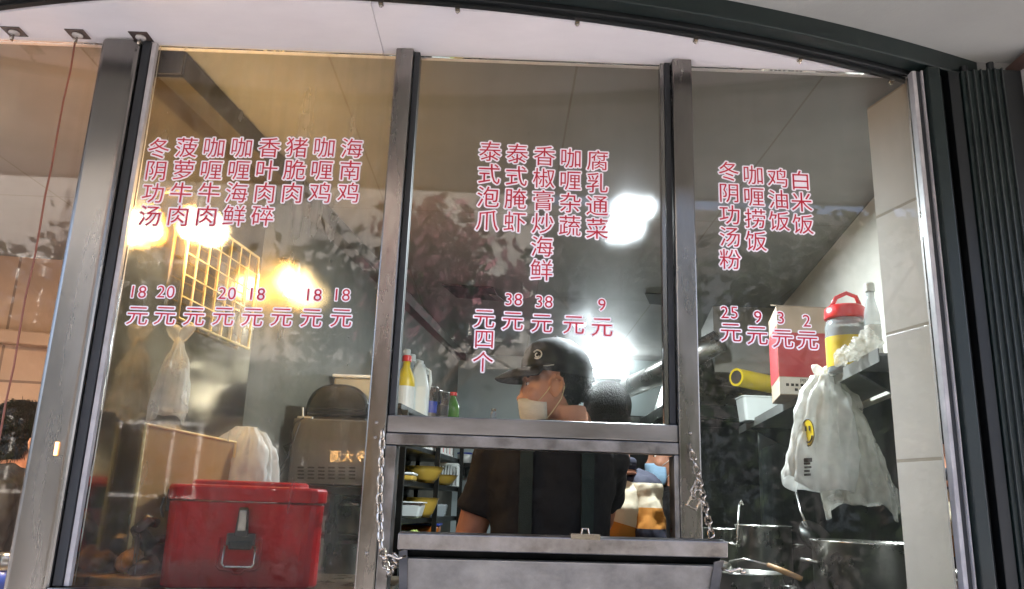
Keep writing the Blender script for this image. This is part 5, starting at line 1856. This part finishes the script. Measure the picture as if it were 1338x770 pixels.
def bystander(loc, yaw, head, hyaw, label, SH, mask, hairp, pitch=0, wd=1.0):
    root = thing('person', label, 'person', (loc[0], loc[1], .03))
    T = frame((loc[0], loc[1], 0), yaw)
    HT = frame(head, hyaw, pitch, 1.0)
    b = B()
    head_into(b, HT)
    b.loft([[p.lerp(sum(r, Vector()) / len(r), .12) for p in r] for r in torso_rings(T, SH)[3:]])
    arms = {}
    for s in (1, -1):
        sh = T @ Vector((-.012, .172 * s, SH - .04))
        el = T @ Vector((-.01, .225 * s, SH - .31))
        wr = T @ Vector((.16, .20 * s, SH - .46))
        b.tube([sh, sh.lerp(el, .5), el, el.lerp(wr, .4), wr], [.045, .043, .038, .036, .027], 14)
        hand_into(b, wr, wr - el, (0, 0, 1), 1.0, s > 0, .6)
        arms[s] = (sh, el, wr)
    b.obj('body', M['skin'], root, remesh=.006)
    eyes(HT, root)
    b = B()
    b.loft(torso_rings(T, SH, 1.04 * wd, 1.12))
    for s in (1, -1):
        sh, el, wr = arms[s]
        b.tube([T @ Vector((-.012, .135 * s, SH - .025)), sh, sh.lerp(el, .5), el, el.lerp(wr, .5), el.lerp(wr, .94)], [.066, .074, .070, .064, .058, .048], 20)
    b.lathe([(.075, -.03), (.078, .02), (.070, .036)], HT @ Vector((-.044, 0, -.055)), 24)
    displace(b.obj('jacket', M['jacket_dark'], root, remesh=.009), .03, .06)
    b = B()
    legs_into(b, T, .9)
    put_ell(b, T, (-.01, 0, .92), (.12, .165, .10))
    b.obj('trousers', M['trousers'], root, remesh=.014)
    shoes(T, root)
    b = B()
    for c, r in hairp:
        put_ell(b, HT, c, r, 28, 18)
    strands(b, HT, hairp, 6000, .022, 5, lambda p: True)
    b.obj('hair', M['hair'], root)
    if mask:
        simple_mask(HT, root, mask)
    return root


colleague()
HAIR = [((-.026, 0, .150), (.097, .0815, .096)), ((-.050, 0, .10), (.062, .070, .062)), ((.02, 0, .205), (.075, .072, .040))]
# the face at the far right of the hatch
q = at(866, 618, 2.3)
bystander((q.x + .06, 2.36, 0), math.radians(180), (q.x + .03, 2.33, q.z - .04), math.radians(188), 'far worker in dark clothes with a blue mask, seen in the corner of the hatch', 1.37, M['mask_blue'], HAIR)
# the dark haired person behind the side pane
q = at(30, 580, 1.25)
bystander((q.x - .03, 1.27, 0), math.radians(20), (q.x + .005, 1.25, q.z - .105), math.radians(52), 'dark haired person in a black jacket behind the side pane by the tiled wall', q.z - .12, None,
          [((-.030, 0, .158), (.100, .0835, .100)), ((-.052, 0, .10), (.060, .072, .070)), ((.025, 0, .212), (.078, .076, .044))])
q = at(10, 748, .20)
t = thing('water_bottle', 'blue bottle with a silver lid at the foot of the side pane', 'bottle', (q.x, .20, q.z - .12))
B().lathe([(.030, 0), (.034, .006), (.034, .10), (.028, .125)], (q.x, .20, q.z - .12), 24).obj('bottle_body', M['blue_plastic'], t, smooth=True)
B().lathe([(.029, .126), (.029, .155), (.022, .162)], (q.x, .20, q.z - .12), 24).obj('lid', M['steel_gloss'], t, smooth=True)
tag(B().box((-2.3, .05, q.z - .15), (-1.02, .30, q.z - .1215)).obj('ledge_shelf', M['counter']), 'low steel ledge behind the side pane', 'ledge')

# ================================================================== lamps (the one over the beige tiles is added, out of view)
def lamp(name, kind_, loc, energy, color, size, parent, rot=(0, 0, 0), sy=None):
    d = bpy.data.lights.new(name, kind_)
    d.energy = energy
    d.color = color
    if kind_ == 'AREA':
        d.size = size
        if sy:
            d.shape = 'RECTANGLE'
            d.size_y = sy
    else:
        d.shadow_soft_size = size
    o = bpy.data.objects.new(name, d)
    COL.objects.link(o)
    o.parent = parent
    o.location = Vector(loc) - rootloc(parent)
    o.rotation_euler = rot
    return o


# round LED ceiling lamps
for px, py, r, e_, lab in ((822, 281, .046, 5.0, 'bright round ceiling lamp glaring through the centre pane beside the lettering'), (757, 424, .036, .55, 'bright round ceiling lamp glaring over the black cap')):
    d = FW + RT * ((px - CX) / FPX) - UP * ((py - CY) / FPX)
    q = EYE + d * ((ZC - .03 - EYE.z) / d.z)
    t = thing('ceiling_lamp', lab, 'lamp', (q.x, q.y, ZC - .03))
    B().lathe([(r * 1.18, .029), (r * 1.18, .012), (r * 1.02, .004)], (q.x, q.y, ZC - .031), 32).obj('housing', M['white_plastic'], t)
    B().lathe([(r, .003), (r * .9, -.006), (r * .5, -.010), (.002, -.011)], (q.x, q.y, ZC - .031), 32).obj('diffuser', M['led_white'] if e_ > 2 else M['led_soft'], t, smooth=True)
    lamp('led_light', 'AREA', (q.x, q.y, ZC - .046), e_, (.86, .95, 1.0), r * 2.4, t)
# tube on the far wall
q0, q1 = at(767, 487, 3.93), at(819, 487, 3.93)
t = thing('tube_lamp', 'short bright fluorescent lamp on the far wall beside the duct', 'lamp', ((q0.x + q1.x) / 2, 3.94, q0.z))
B().cyl(q0, q1, .022, n=16).obj('tube', M['tube_white'], t, smooth=True)
B().box((q0.x - .02, 3.955, q0.z - .03), (q1.x + .02, 3.998, q0.z + .03)).obj('holder', M['white_plastic'], t, bevel=.004)
lamp('tube_light', 'AREA', ((q0.x + q1.x) / 2, 3.88, q0.z), .8, (.88, .97, 1.0), .28, t, rot=(math.radians(-70), 0, 0), sy=.05)
# warm heat lamps on the metal wall
for px, py, y, e, lab in ((212, 292, .20, .62, 'glaring warm heat lamp on the metal wall behind the first lettering columns'), (343, 372, .85, .13, 'smaller warm heat lamp further back along the metal wall')):
    q = at(px, py, y)
    x = max(q.x, LW(y) + .055)
    t = thing('heat_lamp', lab, 'lamp', (x, y, q.z))
    B().lathe([(.012, .035), (.016, .02), (.028, -.004), (.030, -.018), (.022, -.034), (.002, -.040)], (x, y, q.z), 24).obj('bulb', M['bulb_warm'], t, smooth=True)
    B().lathe([(.016, .036), (.016, .075), (.010, .085)], (x, y, q.z), 20).tube([(x, y, q.z + .08), (LW(y) + .004, y, q.z + .09)], .005, 8).obj('socket', M['chrome'], t)
    lamp('warm_light', 'POINT', (x + .045, y - .01, q.z - .01), e * .9, (1.0, .68, .30), .04, t)
q = at(74, 586, -.028)
tag(B().box((q.x - .004, -.030, q.z - .014), (q.x + .003, -.0262, q.z + .013)).obj('indicator_light', M['led_tiny'], bevel=.001), 'tiny amber lit strip on the steel corner post', 'light')

q = at(15, 118, 1.0)
t = thing('added_tile_lamp', 'small unseen warm lamp added to brighten the beige tiles behind the side pane', 'lamp', (-1.42, .075, ZC - .03))
B().lathe([(.030, .029), (.030, .012), (.028, .004)], (-1.42, .075, ZC - .031), 24).obj('housing', M['white_plastic'], t)
B().lathe([(.027, .003), (.002, -.004)], (-1.42, .075, ZC - .031), 24).obj('diffuser', M['lamp_warm'], t)
lamp('warm_light', 'AREA', (-1.42, .075, ZC - .045), 8.0, (1.0, .76, .52), .05, t)  # added lamp behind the soffit edge, there to brighten the tiles

# ================================================================== across the street (seen mirrored in the glass)
ob = thing('opposite_building', 'white tiled building across the street mirrored in the panes', 'building', (-3, -17, 0))
B().box((-13, -24, 4.2), (.6, -16, 9.5)).obj('wall', M['facade_tile'], ob)
B().box((-13.02, -24, 0), (.62, -15.98, 4.196)).obj('shop_floor_wall', M['dark_front'], ob)
B().box((-13.2, -24, 9.502), (.8, -15.8, 9.9)).obj('parapet', M['awning'], ob)
wn = None
for fl_ in range(3):
    for i in range(4):
        x = -11.6 + i * 3.4
        z = 1.2 + fl_ * 3.6
        f = B()
        f.box((x, -15.995, z), (x + 1.8, -15.94, z + 1.6))
        f = f.obj('window', M['frame_white'], ob)
        for k in range(3):
            B().box((x + .08 + k * .57, -15.938, z + .08), (x + .58 + k * .57, -15.925, z + 1.52)).obj('pane', M['facade_glass'], f)
nb_ = thing('added_dark_building', 'dark grey building added beside the white tiled one to dim reflections', 'building', (7, -17, 0))
B().box((.64, -24, 0), (16, -16.2, 8.2)).obj('wall', M['neighbour'], nb_)  # added block, dark so the end pane mirrors little light
for fl_ in range(2):
    for i in range(5):
        x = 1.4 + i * 2.8
        B().box((x, -16.19, 1.0 + fl_ * 3.6), (x + 1.7, -16.14, 3.0 + fl_ * 3.6)).obj('window', M['facade_glass'], nb_)
sg = thing('led_sign', 'amber lit sign with characters mirrored on the oven casing', 'sign', (-4, -14, 2.2))
YS = -6.4
# the mirrored direction: reflect the photo ray in the window plane
def mirror_at(px, py, Y):
    d = FW + RT * ((px - CX) / FPX) - UP * ((py - CY) / FPX)
    t_ = (0 - EYE.y) / d.y
    p = EYE + d * t_
    return p + Vector((d.x, -d.y, d.z)) * ((0 - Y) / d.y)
p0 = mirror_at(434, 598, YS)
p1 = mirror_at(482, 598, YS)
B().box((p0.x - .2, YS - .12, p0.z - .16), (p1.x + .2, YS - .012, p0.z + .16)).obj('sign_board', M['black_plastic'], sg)
for s_ in (p0.x - .15, p1.x + .15):
    B().box((s_ - .04, YS - .10, 0), (s_ + .04, YS - .03, p0.z - .162)).obj('post', M['steel_dark'], sg)
for ch, px in (('酒', 438), ('大', 454), ('今', 472)):
    q = mirror_at(px, 597, YS)
    words3(ch, q + Vector((0, 0, -.04)), .118, M['led_amber'], 'character', sg, rot=(math.radians(90), 0, math.pi))


def tree(x, y, h, r, ml, label, seed, n=4200, trunk=.12, base=.12):
    rnd = random.Random(seed)
    t = thing('tree', label, 'tree', (x, y, 0), 'trees across the street')
    b = B()
    b.tube([(x, y, 0), (x + .1, y + .05, h * .3), (x - .05, y, h * .6), (x, y, h * .85)], [trunk, trunk * .8, trunk * .5, trunk * .2], 10)
    for i in range(7):
        a = rnd.uniform(0, 6.28)
        z = h * rnd.uniform(.3, .65)
        b.tube([(x, y, z), (x + math.cos(a) * r * .4, y + math.sin(a) * r * .4, z + h * .12), (x + math.cos(a) * r * .8, y + math.sin(a) * r * .8, z + h * .22)], [trunk * .4, trunk * .25, trunk * .1], 8)
    b.obj('trunk', M['bark'], t)
    clumps = []
    for i in range(16):
        a, u = rnd.uniform(0, 6.28), rnd.uniform(.2, 1)
        clumps.append((Vector((x + math.cos(a) * r * u * .8, y + math.sin(a) * r * u * .7, h * rnd.uniform(base, .98))), r * rnd.uniform(.22, .45)))
    V, F = [], []
    for i in range(n):
        c, cr = rnd.choice(clumps)
        p = c + Vector((rnd.gauss(0, 1), rnd.gauss(0, 1), rnd.gauss(0, .8))) * cr * .6
        u = Vector((rnd.uniform(-1, 1), rnd.uniform(-1, 1), rnd.uniform(-1, 1))).normalized()
        v = u.orthogonal().normalized()
        s = rnd.uniform(.07, .14)
        k = len(V)
        V += [p - u * s, p + v * s * .5, p + u * s, p - v * s * .5]
        F.append((k, k + 1, k + 2, k + 3))
    me = bpy.data.meshes.new('crown')
    me.from_pydata([v - Vector((x, y, 0)) for v in V], [], F)
    me.materials.append(ml)
    o = bpy.data.objects.new('crown', me)
    COL.objects.link(o)
    o.parent = t


tree(-5.6, -9.0, 4.6, 1.8, M['leaf'], 'green roadside tree mirrored in the first pane', 3)
tree(-2.2, -9.5, 4.4, 2.0, M['leaf'], 'green roadside tree mirrored beside the centre post', 4)
tree(-.9, -8.4, 4.9, 1.2, M['leaf_pink'], 'pink blossoming tree mirrored at the edge of the centre pane', 5, 1500, .09, .72)
tree(1.6, -9.2, 5.2, 2.1, M['leaf'], 'dense green tree mirrored across the centre pane', 6)
tree(4.8, -9.0, 5.4, 2.2, M['leaf'], 'tall green tree mirrored in the end pane', 8)
